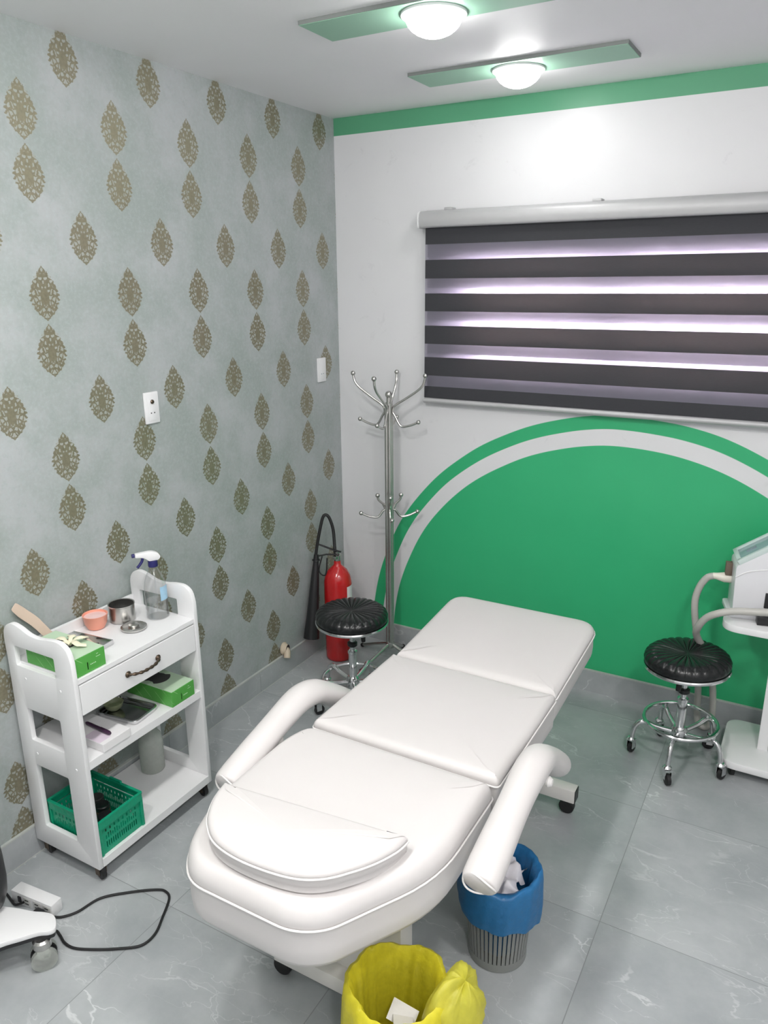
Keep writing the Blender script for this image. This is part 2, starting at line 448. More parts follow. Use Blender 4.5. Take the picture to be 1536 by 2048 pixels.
# ------------------------------------------------------------------ room shell
H = 2.8; RX = 3.45; FY = -4.9
WX0, WX1, WZ0, WZ1 = .657, 2.42, 1.60, 2.145       # window opening
def room():
    b = MB().box(-.2, RX+.2, FY-.2, .2, -.12, 0); struct('floor', b, mat_floor())
    b = MB().box(-.2, RX+.2, FY-.2, .2, H, H+.12); struct('ceiling', b, mat_plain_wall('white_ceiling_paint', (.84, .84, .845), (.88, .88, .885)))
    struct('wall_left', MB().box(-.15, 0, FY-.15, .15, 0, H), mat_wallpaper())
    o = MB().prism([(0, 0), (RX, 0), (RX, H), (0, H)], 'xz', 0, .16, holes=[[(WX0, WZ0), (WX1, WZ0), (WX1, WZ1), (WX0, WZ1)]])
    struct('wall_back', o, mat_backwall())
    wm = mat_plain_wall('white_wall_paint', (.70, .70, .71), (.74, .74, .75))
    struct('wall_right', MB().box(RX, RX+.15, FY-.15, .15, 0, H), wm)
    struct('wall_front', MB().box(0, RX, FY-.15, FY, 0, H), wm)
    # tiled skirting with a pale joint on its top edge
    cap = simple('pale_grout', (.50, .52, .50), .7)
    t = struct('baseboard_left', MB().box(0, .010, FY, 0, 0, .115), mat_floor('skirting_tile_left', 'y'))
    MB().box(0, .0115, FY, 0, .115, .121).build('top_joint', cap, t, False)
    MB().box(0.0, .0125, FY, 0, 0, .003).build('bottom_joint', cap, t, False)
    t = struct('baseboard_back', MB().box(.010, RX, -.010, 0, 0, .115), mat_floor('skirting_tile_back', 'x'))
    MB().box(.0115, RX, -.0115, 0, .115, .121).build('top_joint', cap, t, False)
    # green raised panels on the ceiling
    gm = mat_plain_wall('green_ceiling_paint', (.28, .50, .37), (.31, .54, .40), .5)
    sm = simple('panel_edge_paint', (.22, .24, .23), .6)
    for i, y in enumerate((-.476, -1.21, -1.95, -2.69, -3.43)):
        o = struct('trim_%d' % (i+1), MB().box(.722, 1.572, y-.098, y+.098, H-.012, H), sm)
        MB().box(.724, 1.570, y-.096, y+.096, H-.0135, H-.012).build('green_face', gm, o, False)
room()

def window():
    fr = MB()
    z0, z1 = WZ0, WZ1; y0, y1 = .07, .11; t = .05
    for a, b in ((WX0, WX0+.13), (1.40, 1.475), (WX1-.13, WX1)): fr.box(a, b, y0, y1, z0, z1)
    for a, b in ((z0, z0+t), (z1-t-.02, z1)): fr.box(WX0, WX1, y0, y1, a, b)
    o = struct('window_1', fr, MT['white_plastic'])
    MB().box(WX0+.12, 1.41, .086, .092, z0+.04, z1-.06).build('pane', MT['glass'], o, False)
    MB().box(1.465, WX1-.12, .086, .092, z0+.04, z1-.06).build('pane', MT['glass'], o, False)
window()

# ------------------------------------------------------------------ zebra blind
def blind():
    t = thing('zebra_roller_blind', 'charcoal and sheer grey striped roller blind drawn down over the window', 'blind', (1.5, 0, 2.3))
    def m_fabric(name, dark):
        n = NT(name)
        X, Y, Z = n.xyz()
        wv = n.noise(1, 2, v=n.comb(n.M('MULTIPLY', X, 40.), 0., n.M('MULTIPLY', Z, 900.)))
        if dark:
            c = n.mix(wv, (.022, .024, .029), (.050, .050, .057))
            n.base(col=c, rough=.8)
            tr = n.new('ShaderNodeBsdfTranslucent'); tr.inputs[0].default_value = (.085, .076, .071, 1)
            mx = n.new('ShaderNodeAddShader')
            n.t.links.new(n.bsdf.outputs[0], mx.inputs[0]); n.t.links.new(tr.outputs[0], mx.inputs[1])
            n.t.links.new(mx.outputs[0], n.out.inputs[0])
        else:
            n.base(col=n.mix(wv, (.34, .34, .40), (.42, .42, .48)), rough=.8)
            tr = n.new('ShaderNodeBsdfTransparent'); tr.inputs[0].default_value = (.95, .93, .97, 1)
            tl = n.new('ShaderNodeBsdfTranslucent'); tl.inputs[0].default_value = (.8, .75, .82, 1)
            m1 = n.new('ShaderNodeMixShader'); m1.inputs[0].default_value = .55
            m2 = n.new('ShaderNodeMixShader'); m2.inputs[0].default_value = .50
            n.t.links.new(n.bsdf.outputs[0], m1.inputs[1]); n.t.links.new(tl.outputs[0], m1.inputs[2])
            n.t.links.new(m1.outputs[0], m2.inputs[1]); n.t.links.new(tr.outputs[0], m2.inputs[2])
            n.t.links.new(m2.outputs[0], n.out.inputs[0])
        return n.m
    dark, sheer = m_fabric('charcoal_band_weave', True), m_fabric('sheer_band_weave', False)
    ox, oz = 1.5, 2.3
    x0, x1 = .548, 2.50
    def sheet(a, b, y, mat, name, par):
        MB().box(x0-ox, x1-ox, y, y+.0012, a-oz, b-oz).build(name, mat, par, False)
    # front layer
    ops = [(2.188, 2.27), (2.031, 2.117), (1.877, 1.961), (1.720, 1.808), (1.564, 1.655), (1.452, 1.510)]
    fy, by = -.058, -.034
    for a, b in ops: sheet(a, b, fy, dark, 'charcoal_band', t)
    sh = [(2.117, 2.188), (1.961, 2.031), (1.808, 1.877), (1.655, 1.720), (1.510, 1.564)]
    for a, b in sh: sheet(a, b, fy, sheer, 'sheer_band', t)
    # rear layer: opaque bands behind the sheer ones, leaving a slit at the bottom of each
    slit = [.014, .024, .025, .017, .0]
    bk = [(a+s_, b+.02) for (a, b), s_ in zip(sh, slit)]
    for a, b in bk: sheet(a, b, by, dark, 'rear_charcoal_band', t)
    hi = 2.27
    for a, b in bk:
        if hi-b > .001: sheet(b, hi, by, sheer, 'rear_sheer_band', t)
        hi = a
    sheet(1.45, hi, by, sheer, 'rear_sheer_band', t)
    # head rail: rounded cassette
    prof = round_poly([(-.004, 2.262), (-.088, 2.262), (-.096, 2.30), (-.085, 2.335), (-.004, 2.345)], [.002, .012, .02, .018, .002])
    MB().prism([(y, z-oz) for y, z in prof], 'yz', .528-ox, 2.52-ox).build('head_rail', MT['alu'], t)
    MB().prism([(y*1.03, (z-2.30)*1.04+2.30-oz) for y, z in prof], 'yz', .521-ox, .528-ox).build('end_cap', MT['white_plastic'], t)
    MB().tube([(.546-ox, -.047, 1.437-oz), (2.5-ox, -.047, 1.437-oz)], .0185, 16, ry=.8).build('bottom_rail', MT['alu'], t)
    MB().sphere((.545-ox, -.047, 1.437-oz), .017, 12, (.5, .8, 1)).build('rail_end_cap', MT['white_plastic'], t)
    for x in (.66, 1.36):
        MB().box(x-.02-ox, x+.02-ox, -.05, -.001, 2.338-oz, 2.352-oz, .003).build('mounting_bracket', MT['alu'], t)
    return t
blind()

# ------------------------------------------------------------------ ceiling lamps in view and added fill lamps
def lamps():
    def lamp(x, y, lab, r=.088, m='lamp'):
        t = thing('ceiling_lamp', lab, 'lamp', (x, y, H-.0135), 0, None)
        MB().lathe([(r+.012, 0), (r+.012, -.006), (r+.004, -.010), (r, -.010)], (0, 0, 0), 40, cap1=False).build('rim', MT['white_plastic'], t)
        MB().lathe([(max(.0005, r*cos(q)), -.004-.060*sin(q)) for q in [PI/2*k/7 for k in range(8)]], (0, 0, 0), 28, cap0=False).build('diffuser', MT[m], t)
    lamp(*LAMPS[0], 'glowing round lamp under the green ceiling panel cut off by the photo top')
    lamp(*LAMPS[1], 'glowing round lamp under the green ceiling panel nearest the window wall')
    for (x, y), l in zip(LAMPS[2:], ('above the head of the treatment bed', 'beyond the head of the treatment bed', 'closest to the wall behind the camera')):
        lamp(x, y, 'added fill lamp on the out of view ceiling panel '+l, .09, 'lamp' if y > -2 else 'lamp_fill')
    for (x, y), l in zip(SPOT, ('beside the camera', 'behind the camera')): lamp(x, y, 'added round fill lamp on the bare ceiling to the right '+l, .095, 'lamp_fill')
lamps()

# ------------------------------------------------------------------ treatment bed
def offset(poly, d):
    """shrink a closed ccw/cw 2-D loop by d (towards its inside)"""
    L = len(poly); A = sum(poly[i][0]*poly[(i+1) % L][1]-poly[(i+1) % L][0]*poly[i][1] for i in range(L))
    sg = 1 if A > 0 else -1; out = []
    for i in range(L):
        a, b, c = Vector(poly[i-1]), Vector(poly[i]), Vector(poly[(i+1) % L])
        t = (c-a)
        if t.length < 1e-9: out.append(tuple(b)); continue
        t.normalize(); n = Vector((-t.y, t.x))*sg
        out.append(tuple(b+n*d))
    return out

def frame(mb, outer, inner, z0, z1):
    n = len(outer); bm = mb.bm
    r = [[bm.verts.new((x, y, z)) for x, y in lp] for lp, z in ((outer, z0), (outer, z1), (inner, z1), (inner, z0))]
    for a in range(4):
        p, q = r[a], r[(a+1) % 4]
        for i in range(n): bm.faces.new((p[i], p[(i+1) % n], q[(i+1) % n], q[i]))
    return mb

def soft_offset(poly, d):
    L = len(poly); A = sum(poly[i][0]*poly[(i+1) % L][1]-poly[(i+1) % L][0]*poly[i][1] for i in range(L))
    sg = 1 if A > 0 else -1; ns = []
    for i in range(L):
        t = (Vector(poly[(i+1) % L])-Vector(poly[i-1])).normalized(); ns.append(Vector((-t.y, t.x))*sg)
    for _ in range(int(3+d*120)): ns = [(ns[i-1]+ns[i]*1.2+ns[(i+1) % L]).normalized() for i in range(L)]
    return [tuple(Vector(p)+n*d) for p, n in zip(poly, ns)]

def resample(poly, step=.025):
    out = []; L = len(poly)
    for i in range(L):
        a, b = Vector(poly[i]), Vector(poly[(i+1) % L]); n = max(1, int(round((b-a).length/step)))
        for k in range(n): out.append(tuple(a.lerp(b, k/n)))
    # drop near duplicates
    res = []
    for p in out:
        if not res or (Vector(p)-Vector(res[-1])).length > .003: res.append(p)
    return res

def cushion(poly, z0, zp, zt, roll=.035, zfun=None, side_in=.004, name='cushion', parent=None, crown=.004, mat=None, piping=True, bottom_in=.012):
    """upholstered pad: side up to the piping at zp, rolled edge up to zt"""
    poly = resample(poly)
    zf = zfun or (lambda x, y: 0.)
    rings = [(bottom_in+.02, z0), (bottom_in, z0+.003), (side_in, z0+.02), (side_in*.5, (z0+zp)/2), (side_in, zp-.004), (0.003, zp)]
    m = 6
    for k in range(1, m+1):
        a = PI/2*k/m; rings.append((roll*(1-cos(a)), zp+(zt-zp)*sin(a)))
    rings += [(roll+.03, zt+crown*.5), (roll+.07, zt+crown), (roll+.13, zt+crown*1.15)]
    mb = MB(); rows = []
    cx = sum(p[0] for p in poly)/len(poly); cy = sum(p[1] for p in poly)/len(poly)
    for d, z in rings:
        pl = soft_offset(poly, min(d, .05)) if d <= .05 else None
        if pl is None:
            base = soft_offset(poly, .05); k = (d-.05)
            pl = []
            for (x, y) in base:
                v = Vector((cx-x, cy-y)); l = v.length; q = Vector((x, y))+v*(min(k*1.1/max(l, .05), .8)); pl.append(tuple(q))
        rows.append([mb.bm.verts.new((x, y, z+zf(x, y))) for x, y in pl])
    n = len(poly)
    for p, q in zip(rows, rows[1:]):
        for i in range(n): mb.bm.faces.new((p[i], p[(i+1) % n], q[(i+1) % n], q[i]))
    mb.bm.faces.new(rows[0][::-1])
    c = mb.bm.verts.new((cx, cy, rings[-1][1]+crown*.1+zf(cx, cy)))
    for i in range(n): mb.bm.faces.new((rows[-1][i], rows[-1][(i+1) % n], c))
    o = mb.build(name, mat or MT['leather'], parent, True, angle=1.2)
    if piping:
        pp = offset(poly, -.0005)
        MB().tube([(x, y, zp+zf(x, y)) for x, y in pp], .0028, 8, closed=True).build('piping', MT['piping'], o)
    return o

def treatment_bed():
    ox, oy = 1.345, -1.6
    t = thing('treatment_bed', 'white padded treatment bed with raised foot section and two armrests', 'treatment bed', (ox, oy, 0))
    L, R = 1.027-ox, 1.663-ox
    # foot cushion, slightly raised to the far end
    yj1, yj2, yf = -1.272-oy, -1.812-oy, -.735-oy
    foot = round_poly([(L+.012, yj1+.002), (R-.002, yj1+.002), (R+.004, yf), (L+.012, yf)], [.008, .008, .085, .085])
    cushion(foot, .552, .652, .683, .034, lambda x, y: (y-yj1)/(yf-yj1)*.048, name='foot_cushion', parent=t)
    mid = round_poly([(L, yj2+.006), (R, yj2+.006), (R, yj1-.002), (L, yj1-.002)], [.018, .018, .008, .008])
    cushion(mid, .535, .652, .683, .028, name='middle_cushion', parent=t)
    head = [(1.030, -1.818), (1.656, -1.818), (1.654, -2.17), (1.500, -2.435), (1.43, -2.474), (1.125, -2.474), (1.055, -2.40), (1.000, -2.24), (.998, -1.92)]
    head = round_poly([(x-ox, y-oy) for x, y in head], [.05, .02, .11, .07, .10, .09, .09, .10, .10])
    cushion(head, .512, .628, .684, .034, name='head_cushion', parent=t)
    # steel frame
    fr = MB()
    fr.box(-.225, -.185, -.50, .80, .475, .513); fr.box(.185, .225, -.50, .80, .475, .513)
    for y in (-.50, -.16, .36, .76): fr.box(-.225, .225, y, y+.04, .490, .512)
    fr.build('bed_frame', MT['white_steel'], t)
    for (y0, y1, ha, hb) in ((-.50, -.43, -.085, .165), (.59, .66, -.13, .13)):
        MB().box(ha, hb, y0, y1, .11, .512, .004).build('upright', MT['white_steel'], t)
    b = MB(); b.box(-.03, .03, -.45, .62, .125, .165, .004); b.build('longitudinal_beam', MT['white_steel'], t)
    c1 = MB().box(-.245, .19, -.545, -.490, .065, .118, .003).build('head_cross_bar', MT['white_steel'], t)
    c2 = MB().box(-.335, .338, .598, .650, .062, .118, .003).build('foot_cross_bar', MT['white_steel'], t)
    MB().box(.338, .341, .601, .647, .065, .115).build('end_cap', MT['black_plastic'], c2, False)
    MB().box(-.338, -.335, .601, .647, .065, .115).build('end_cap', MT['black_plastic'], c2, False)
    for x, y in ((-.232, -.515), (.140, -.515), (.305, .624), (-.30, .624)):
        w_ = MB(); w_.lathe([(.0265, 0.0), (.030, .004), (.030, .026), (.027, .030)], (0, 0, 0), 20, axis=(0, 1, 0))
        o = w_.build('caster', MT['black_rubber'], t, loc=(x, y-.015, .0305))
        MB().box(-.012, .012, .002, .028, .018, .036).build('caster_plate', MT['black_plastic'], o, False)
    # blue-grey hinge knob at the left joint
    MB().lathe([(.020, 0), (.024, .006), (.024, .022), (.018, .028)], (L+.012, yj2-.015, .622), 20, axis=(-1, 0, 0)).build('hinge_knob', MT['grey_blue'], t)
    # armrests
    for s in (1, -1):
        pts = [(-2.130, .618), (-2.08, .634), (-1.97, .668), (-1.86, .697), (-1.77, .713), (-1.70, .708), (-1.65, .684), (-1.60, .648), (-1.545, .605), (-1.50, .572)]
        X = .396*s if s > 0 else -.392
        sp = spline([(X+(.0 if s > 0 else .035*max(0, (y+1.75)/.3)), y-oy, z) for y, z in pts], 6)
        rs = [.047+.002*sin(i*.3) for i in range(len(sp))]
        n = len(rs)
        for i in range(3): rs[i] *= (.9, .97, 1)[i]; rs[n-1-i] *= (.88, .96, 1)[i]
        up = (0, .35, 1)
        a = MB().tube(sp, rs, 24, up=up, ry=.86).build('armrest', MT['leather'], t, angle=1.)
        for e in (0, -1):
            c = sp[e]; d = (sp[1]-sp[0]) if e == 0 else (sp[-1]-sp[-2]); d.normalize()
            u = Vector(up); u = (u-d*u.dot(d)).normalized(); v = d.cross(u); r_ = rs[e]
            ring = [c+u*cos(2*PI*k/32)*r_*.86+v*sin(2*PI*k/32)*r_ + d*.006*sin(4*PI*k/32)*(1 if e else -1) for k in range(32)]
            MB().tube(ring, .0026, 8, closed=True).build('end_piping', MT['piping'], a)
        br = MB(); xi = .225*s
        br.box(min(xi-.02*s, X-.05*s), max(xi-.02*s, X-.05*s), -.335, -.30, .485, .512, .003)
        br.cyl((X-.05*s, -.318, .49), (X-.02*s, -.300, .655), .010)
        br.build('armrest_bracket', MT['white_steel'], t)
        if s > 0: MB().lathe([(.014, 0), (.016, .006), (.010, .016), (.001, .018)], (X+.038, -.135, .672), 14, axis=(1, 0, 0)).build('armrest_knob', MT['piping'], t)
treatment_bed()

def pillow():
    ox, oy = 1.30, -2.28
    t = [(1.042, -2.235), (1.056, -2.285), (1.084, -2.340), (1.122, -2.39), (1.185, -2.432), (1.285, -2.446), (1.41, -2.432), (1.485, -2.390), (1.540, -2.315), (1.571, -2.235), (1.576, -2.180)]
    o = thing('face_pillow', 'white half-moon wedge pillow lying on the head end of the treatment bed', 'pillow', (ox, oy, .688))
    pts = [(x-ox, y-oy) for x, y in t]
    pts = [(p.x, p.y) for p in spline([(x, y, 0) for x, y in pts], 4)]
    pl = round_poly(pts, .012, 3)
    # the pad thins out towards its straight edge
    yb = -2.09-oy
    cushion(pl, 0.0, .044, .064, .020, lambda x, y: -.020*max(0, min(1, (y-.07*(x+.1)+.10)/.20)), name='pad', parent=o, crown=.005, bottom_in=.004)
pillow()

# ------------------------------------------------------------------ stools
def stool(lab, loc, rot, tilt=0., group='black round stools', foot=.19):
    t = thing('swivel_stool', lab, 'stool', loc, rot, group)
    zs = .455
    T = Matrix.Translation((0, 0, zs)) @ Matrix.Rotation(tilt, 4, 'X') @ Matrix.Translation((0, 0, -zs))
    # scalloped seat: 28 radial pleats
    def pleat(r, z, a, k):
        if k < 3: return r, z
        f = abs(cos(14*a)); return r*(1+.008*f*(r/.17)), z - .0048*(1-f)**2*min(1, r/.05)*min(1, max(0, (.178-r)/.03+.6))
    mb = MB(); R = .172
    prof = [(.05, zs), (R-.016, zs), (R-.006, zs+.004), (R, zs+.018), (R+.001, zs+.034), (R-.006, zs+.050), (R-.022, zs+.062), (R-.045, zs+.067), (.10, zs+.066), (.06, zs+.063), (.025, zs+.059), (.0005, zs+.057)]
    mb.lathe(prof, n=168, fn=pleat, cap0=False)
    bmesh.ops.transform(mb.bm, matrix=T, verts=mb.bm.verts)
    mb.build('seat', MT['black_leather'], t, angle=1.2)
    mb = MB().lathe([(.02, zs-.012), (R-.012, zs-.010), (R+.001, zs-.006), (R+.004, zs+.002), (R+.001, zs+.008), (R-.02, zs+.006)], n=64)
    bmesh.ops.transform(mb.bm, matrix=T, verts=mb.bm.verts)
    mb.build('seat_ring', MT['chrome'], t)
    MB().lathe([(.030, zs-.034), (.038, zs-.012)], n=24).build('seat_plate', MT['black_plastic'], t)
    MB().lathe([(.013, .30), (.013, zs-.02)], n=20).build('gas_lift', MT['chrome'], t)
    mb = MB(); mb.lathe([(.020, .115), (.020, .285), (.023, .288), (.023, .300), (.017, .305)], n=24)
    mb.lathe([(.030, .105), (.034, .120), (.034, .150), (.024, .165)], n=24)
    mb.build('column', MT['chrome'], t)
    MB().lathe([(.019, .325), (.024, .33), (.024, .345), (.018, .35)], n=20).build('column_collar', MT['black_plastic'], t)
    MB().tube([(.015, .0, zs-.03), (.04, -.005, zs-.036), (.055, -.012, zs-.06), (.058, -.015, zs-.095)], [.005, .006, .013, .010], 10).build('height_lever', MT['black_plastic'], t)
    rr = .150
    ring = [(rr*cos(2*PI*k/56), rr*sin(2*PI*k/56), foot) for k in range(56)]
    MB().tube(ring, .0085, 10, closed=True).build('foot_ring', MT['chrome'], t)
    for i in range(5):
        a = 2*PI*i/5; d = Vector((cos(a), sin(a), 0)); q = Vector((-sin(a), cos(a), 0))
        pts = [d*.028+Vector((0, 0, .135)), d*.10+Vector((0, 0, .148)), d*.150+Vector((0, 0, .165)), d*.178+Vector((0, 0, .145)), d*.190+Vector((0, 0, .105)), d*.192+Vector((0, 0, .072))]
        lg = MB().tube(spline(pts, 5), .0105, 12); lg.cyl(d*.150+Vector((0, 0, .165)), d*.150+Vector((0, 0, foot)), .008)
        lg = lg.build('leg', MT['chrome'], t)
        c = d*.196; sp = a*1.7+.6; e = Vector((cos(sp), sin(sp), 0)); e2 = Vector((-sin(sp), cos(sp), 0))
        cs = MB(); cs.lathe([(.017, .068), (.019, .074), (.012, .082)], c, 16)
        M3 = Matrix((e2, e, Vector((0, 0, 1)))).transposed()
        for s_ in (-1, 1): cs.obox(c+e*.008+e2*.0135*s_+Vector((0, 0, .048)), (.003, .026, .045), M3)
        cs.obox(c+Vector((0, 0, .068)), (.030, .026, .006), M3)
        cs.build('caster_fork', MT['chrome'], lg)
        wc = c+e*.014+Vector((0, 0, .025))
        MB().lathe([(.020, -.010), (.025, -.007), (.025, .007), (.020, .010)], wc, 20, axis=e2).build('wheel', MT['black_rubber'], lg)
    return t
stool('black pleated round stool on chrome casters before the green wall circle', (1.968, -.400, 0), -1.62, .05)
stool('black pleated round stool beside the red fire extinguisher, partly hidden by the bed', (.492, -.705, 0), .35, .0, foot=.15)

# ------------------------------------------------------------------ coat rack
def coat_rack():
    ox, oy = .400, -.165
    t = thing('coat_rack', 'tall stainless steel coat rack with ball-tipped hooks in the room corner', 'coat rack', (ox, oy, 0))
    b = MB()
    for a in range(4):
        x, y = .0125*cos(PI/4+a*PI/2), .0125*sin(PI/4+a*PI/2)
        b.cyl((x, y, .07), (x, y, 1.42), .0105, n=14)
    b.build('pole', MT['steel'], t)
    MB().lathe([(.021, 0), (.021, .012), (.012, .02), (.012, .04)], (0, 0, 1.415), 20).sphere((0, 0, 1.470), .019).build('finial', MT['steel'], t)
    MB().lathe([(.024, 0), (.026, .02), (.022, .035)], (0, 0, .06), 20).build('hub', MT['steel'], t)
    def hook(ang, zc, up_r, up_z, lo_r, lo_z):
        if sin(ang) > .9: up_r *= .60; lo_r *= .72
        d = Vector((cos(ang), sin(ang), 0)); Z = Vector((0, 0, 1))
        j = d*.022+Z*zc
        k = up_z-zc
        p_up = [j, d*(.022+.012)+Z*(zc+.03), d*(up_r*.45)+Z*(zc+k*.36), d*(up_r*.80)+Z*(zc+k*.62), d*(up_r*.95)+Z*(zc+k*.80), d*up_r+Z*up_z]
        l = zc-lo_z
        p_lo = [j, d*.034+Z*(zc-l*.45), d*(lo_r*.42)+Z*(lo_z-.022), d*(lo_r*.72)+Z*(lo_z-.018), d*lo_r+Z*lo_z]
        h = MB().tube(spline(p_up[::-1]+p_lo[1:], 6), .0062, 10).build('hook', MT['steel'], t)
        MB().sphere(d*up_r+Z*(up_z+.006), .0125).build('ball_tip', MT['steel'], h)
        MB().sphere(d*(lo_r+.005)+Z*(lo_z+.002), .0115).build('ball_tip', MT['steel'], h)
    for a in (.0, PI/2, PI, 3*PI/2): hook(a+.14, 1.385, .195, 1.565, .155, 1.335)
    for a in (.0, PI/2, PI, 3*PI/2): hook(a+.60, .865, .062, .935, .145, .845)
    for a in (-1.75, 3.0, 1.45, -.15):
        d = Vector((cos(a), sin(a), 0)); r_ = .245 if a in (-1.75,) else (.125 if a == 1.45 else .20)
        f = MB().tube([d*.02+Vector((0, 0, .078)), d*(r_*.5)+Vector((0, 0, .05)), d*r_+Vector((0, 0, .013))], .009, 10).build('foot', MT['steel'], t)
        MB().sphere(d*r_+Vector((0, 0, .0125)), .0125).build('foot_tip', MT['black_rubber'], f)
coat_rack()

# ------------------------------------------------------------------ fire extinguisher
def extinguisher():
    ox, oy = .150, -.300
    t = thing('fire_extinguisher', 'red fire extinguisher with black horn standing in the corner behind a stool', 'fire extinguisher', (ox, oy, 0))
    R = .076
    MB().lathe([(R*.86, 0), (R*.97, .006), (R, .02), (R, .445), (R*.99, .458), (R*.90, .490), (R*.70, .520), (R*.40, .542), (.020, .552), (.018, .575)], n=48).build('cylinder', MT['red'], t, angle=.9)
    lb = MB()
    for k in range(8):
        a0 = -.30+k*.13; a1 = a0+.13; r_ = R+.0008
        lb.add([(r_*cos(a0), r_*sin(a0), .29), (r_*cos(a1), r_*sin(a1), .29), (r_*cos(a1), r_*sin(a1), .44), (r_*cos(a0), r_*sin(a0), .44)], [(0, 1, 2, 3)])
    lb.build('label', MT['paper'], t)
    lr = MB()
    for k in range(8):
        a0 = -.30+k*.13; a1 = a0+.13; r_ = R+.0014
        lr.add([(r_*cos(a0), r_*sin(a0), .300+k*.003), (r_*cos(a1), r_*sin(a1), .303+k*.003), (r_*cos(a1), r_*sin(a1), .328+k*.003), (r_*cos(a0), r_*sin(a0), .325+k*.003)], [(0, 1, 2, 3)])
    lr.build('label_stripe', MT['red'], t)
    MB().lathe([(.016, .57), (.019, .585), (.019, .605), (.013, .612), (.013, .625)], n=20).box(-.012, .012, -.03, .03, .588, .606, .003).build('valve', MT['steel'], t)
    MB().tube([(.03, -.01, .632), (-.02, -.01, .636), (-.10, -.03, .660)], .0075, 8, ry=.6).tube([(.02, -.01, .615), (-.05, -.03, .610), (-.09, -.05, .60)], .007, 8, ry=.6).build('lever', MT['black_plastic'], t)
    MB().tube(spline([(-.07, -.04, .60), (-.08, -.06, .52), (-.045, -.05, .50), (-.045, -.03, .59)], 5), .004, 8).build('carry_loop', MT['black_plastic'], t)
    # hose arching up, then the horn
    hp = [(-.005, -.01, .600), (-.018, .005, .655), (-.033, .018, .74), (-.052, .012, .805), (-.070, .002, .822), (-.083, -.008, .800), (-.095, -.025, .72), (-.104, -.040, .64), (-.106, -.048, .60)]
    MB().tube(spline(hp, 6), .0085, 12).build('hose', MT['black_rubber'], t)
    top = Vector((-.104, -.045, .605)); bot = Vector((-.094, -.135, .150))
    ax = (bot-top)
    h = MB(); d = ax.normalized()
    h.lathe([(.014, 0), (.016, .05), (.022, .12), (.034, ax.length*.75), (.044, ax.length), (.041, ax.length), (.031, ax.length*.75)], top, 28, d, cap1=True)
    h.build('horn', MT['black_plastic'], t)
    MB().tube([(top+d*.03+Vector((.018*cos(k*PI/8), .018*sin(k*PI/8), 0))) for k in range(16)], .004, 8, closed=True).build('horn_ring', MT['black_plastic'], t)
extinguisher()

# ------------------------------------------------------------------ utility cart
CX0, CX1, CY0, CY1 = .014, .345, -2.147, -1.575
def cart():
    ox, oy = .18, -1.86
    t = thing('utility_cart', 'white wooden three-tier cart with a drawer on black casters against the wallpaper', 'cart', (ox, oy, 0))
    def P(pts): return [(x-ox, z) for x, z in pts]
    top = spline([(.018, .80, 0), (.016, .885, 0), (.030, .922, 0), (.062, .940, 0), (.105, .934, 0), (.150, .918, 0), (.200, .914, 0), (.255, .922, 0), (.300, .922, 0), (.332, .902, 0), (.345, .86, 0)], 4)
    outline = [(.014, .066)]+[(p.x, p.y) for p in top]+[(.346, .80), (.348, .066)]
    hs = [round_poly([(.062, .787), (.262, .787), (.262, .860), (.062, .860)], .006, 2),
          round_poly([(.082, .505), (.250, .505), (.250, .628), (.082, .628)], .006, 2),
          round_poly([(.082, .150), (.250, .150), (.250, .405), (.082, .405)], .006, 2)]
    for y0, y1 in ((CY0, CY0+.018), (CY1-.018, CY1)):
        MB().prism(P(outline), 'xz', y0-oy, y1-oy, holes=[P(h) for h in hs], bev=.0015).build('side_panel', MT['white_board'], t, angle=.5)
    a, b = CY0+.018-oy, CY1-.018-oy
    x0, x1 = CX0-ox, CX1-ox
    MB().box(x0, x1-.002, a, b, .777, .795, .001).build('top_board', MT['white_board'], t, False)
    MB().box(x0, x0+.014, a, b, .795, .832, .001).build('back_rail', MT['white_board'], t, False)
    MB().box(x0, x1, a, b, .458, .490, .001).build('shelf', MT['white_board'], t, False)
    MB().box(x0, x1+.004, a+.0005, b-.0005, .067, .100, .001).build('bottom_shelf', MT['white_board'], t, False)
    MB().box(x0, x0+.012, a, b, .66, .777).build('back_panel', MT['white_board'], t, False)
    dr = MB().box(x1-.018, x1-.001, a+.003, b-.003, .664, .772, .0012).build('drawer', MT['white_board'], t, False)
    MB().box(x0+.03, x1-.019, a+.01, b-.01, .672, .682).box(x0+.03, x1-.019, a+.01, a+.02, .682, .76).box(x0+.03, x1-.019, b-.02, b-.01, .682, .76).build('drawer_box', MT['white_board'], dr, False)
    # twisted bronze handle
    hp = spline([(x1, -.070, .722), (x1+.012, -.066, .722), (x1+.024, -.035, .718), (x1+.027, .0, .717), (x1+.024, .035, .718), (x1+.012, .066, .722), (x1, .070, .722)], 6)
    rs = [.0052+.0014*sin(i*1.6) for i in range(len(hp))]
    h = MB().tube(hp, rs, 10)
    for s in (-1, 1): h.lathe([(.011, 0), (.012, .003), (.006, .008)], (x1, .070*s, .722), 14, axis=(1, 0, 0))
    h.build('handle', MT['darksteel'], dr)
    for x, y in ((CX1-.03, CY0+.03), (CX1-.03, CY1-.02), (CX0+.03, CY0+.03), (CX0+.03, CY1-.03)):
        x -= ox; y -= oy
        c = MB().box(x-.016, x+.016, y-.016, y+.016, .062, .0665)
        for s in (-1, 1): c.box(x-.012, x+.010, y+s*.014-.0015, y+s*.014+.0015, .02, .063)
        c = c.build('caster', MT['darksteel'], t, False)
        MB().lathe([(.018, -.011), (.0265, -.008), (.0265, .008), (.018, .011)], (x, y, .0268), 24, axis=(.25, 1, 0)).build('wheel', MT['black_rubber'], c)
    for x, z in ((.10, .765), (.275, .765), (.10, .475), (.30, .475)):
        MB().lathe([(.005, 0), (.004, .002)], (x-ox, CY0-oy, z-.02), 12, axis=(0, -1, 0)).build('screw_cap', MT['white_plastic'], t)
cart()

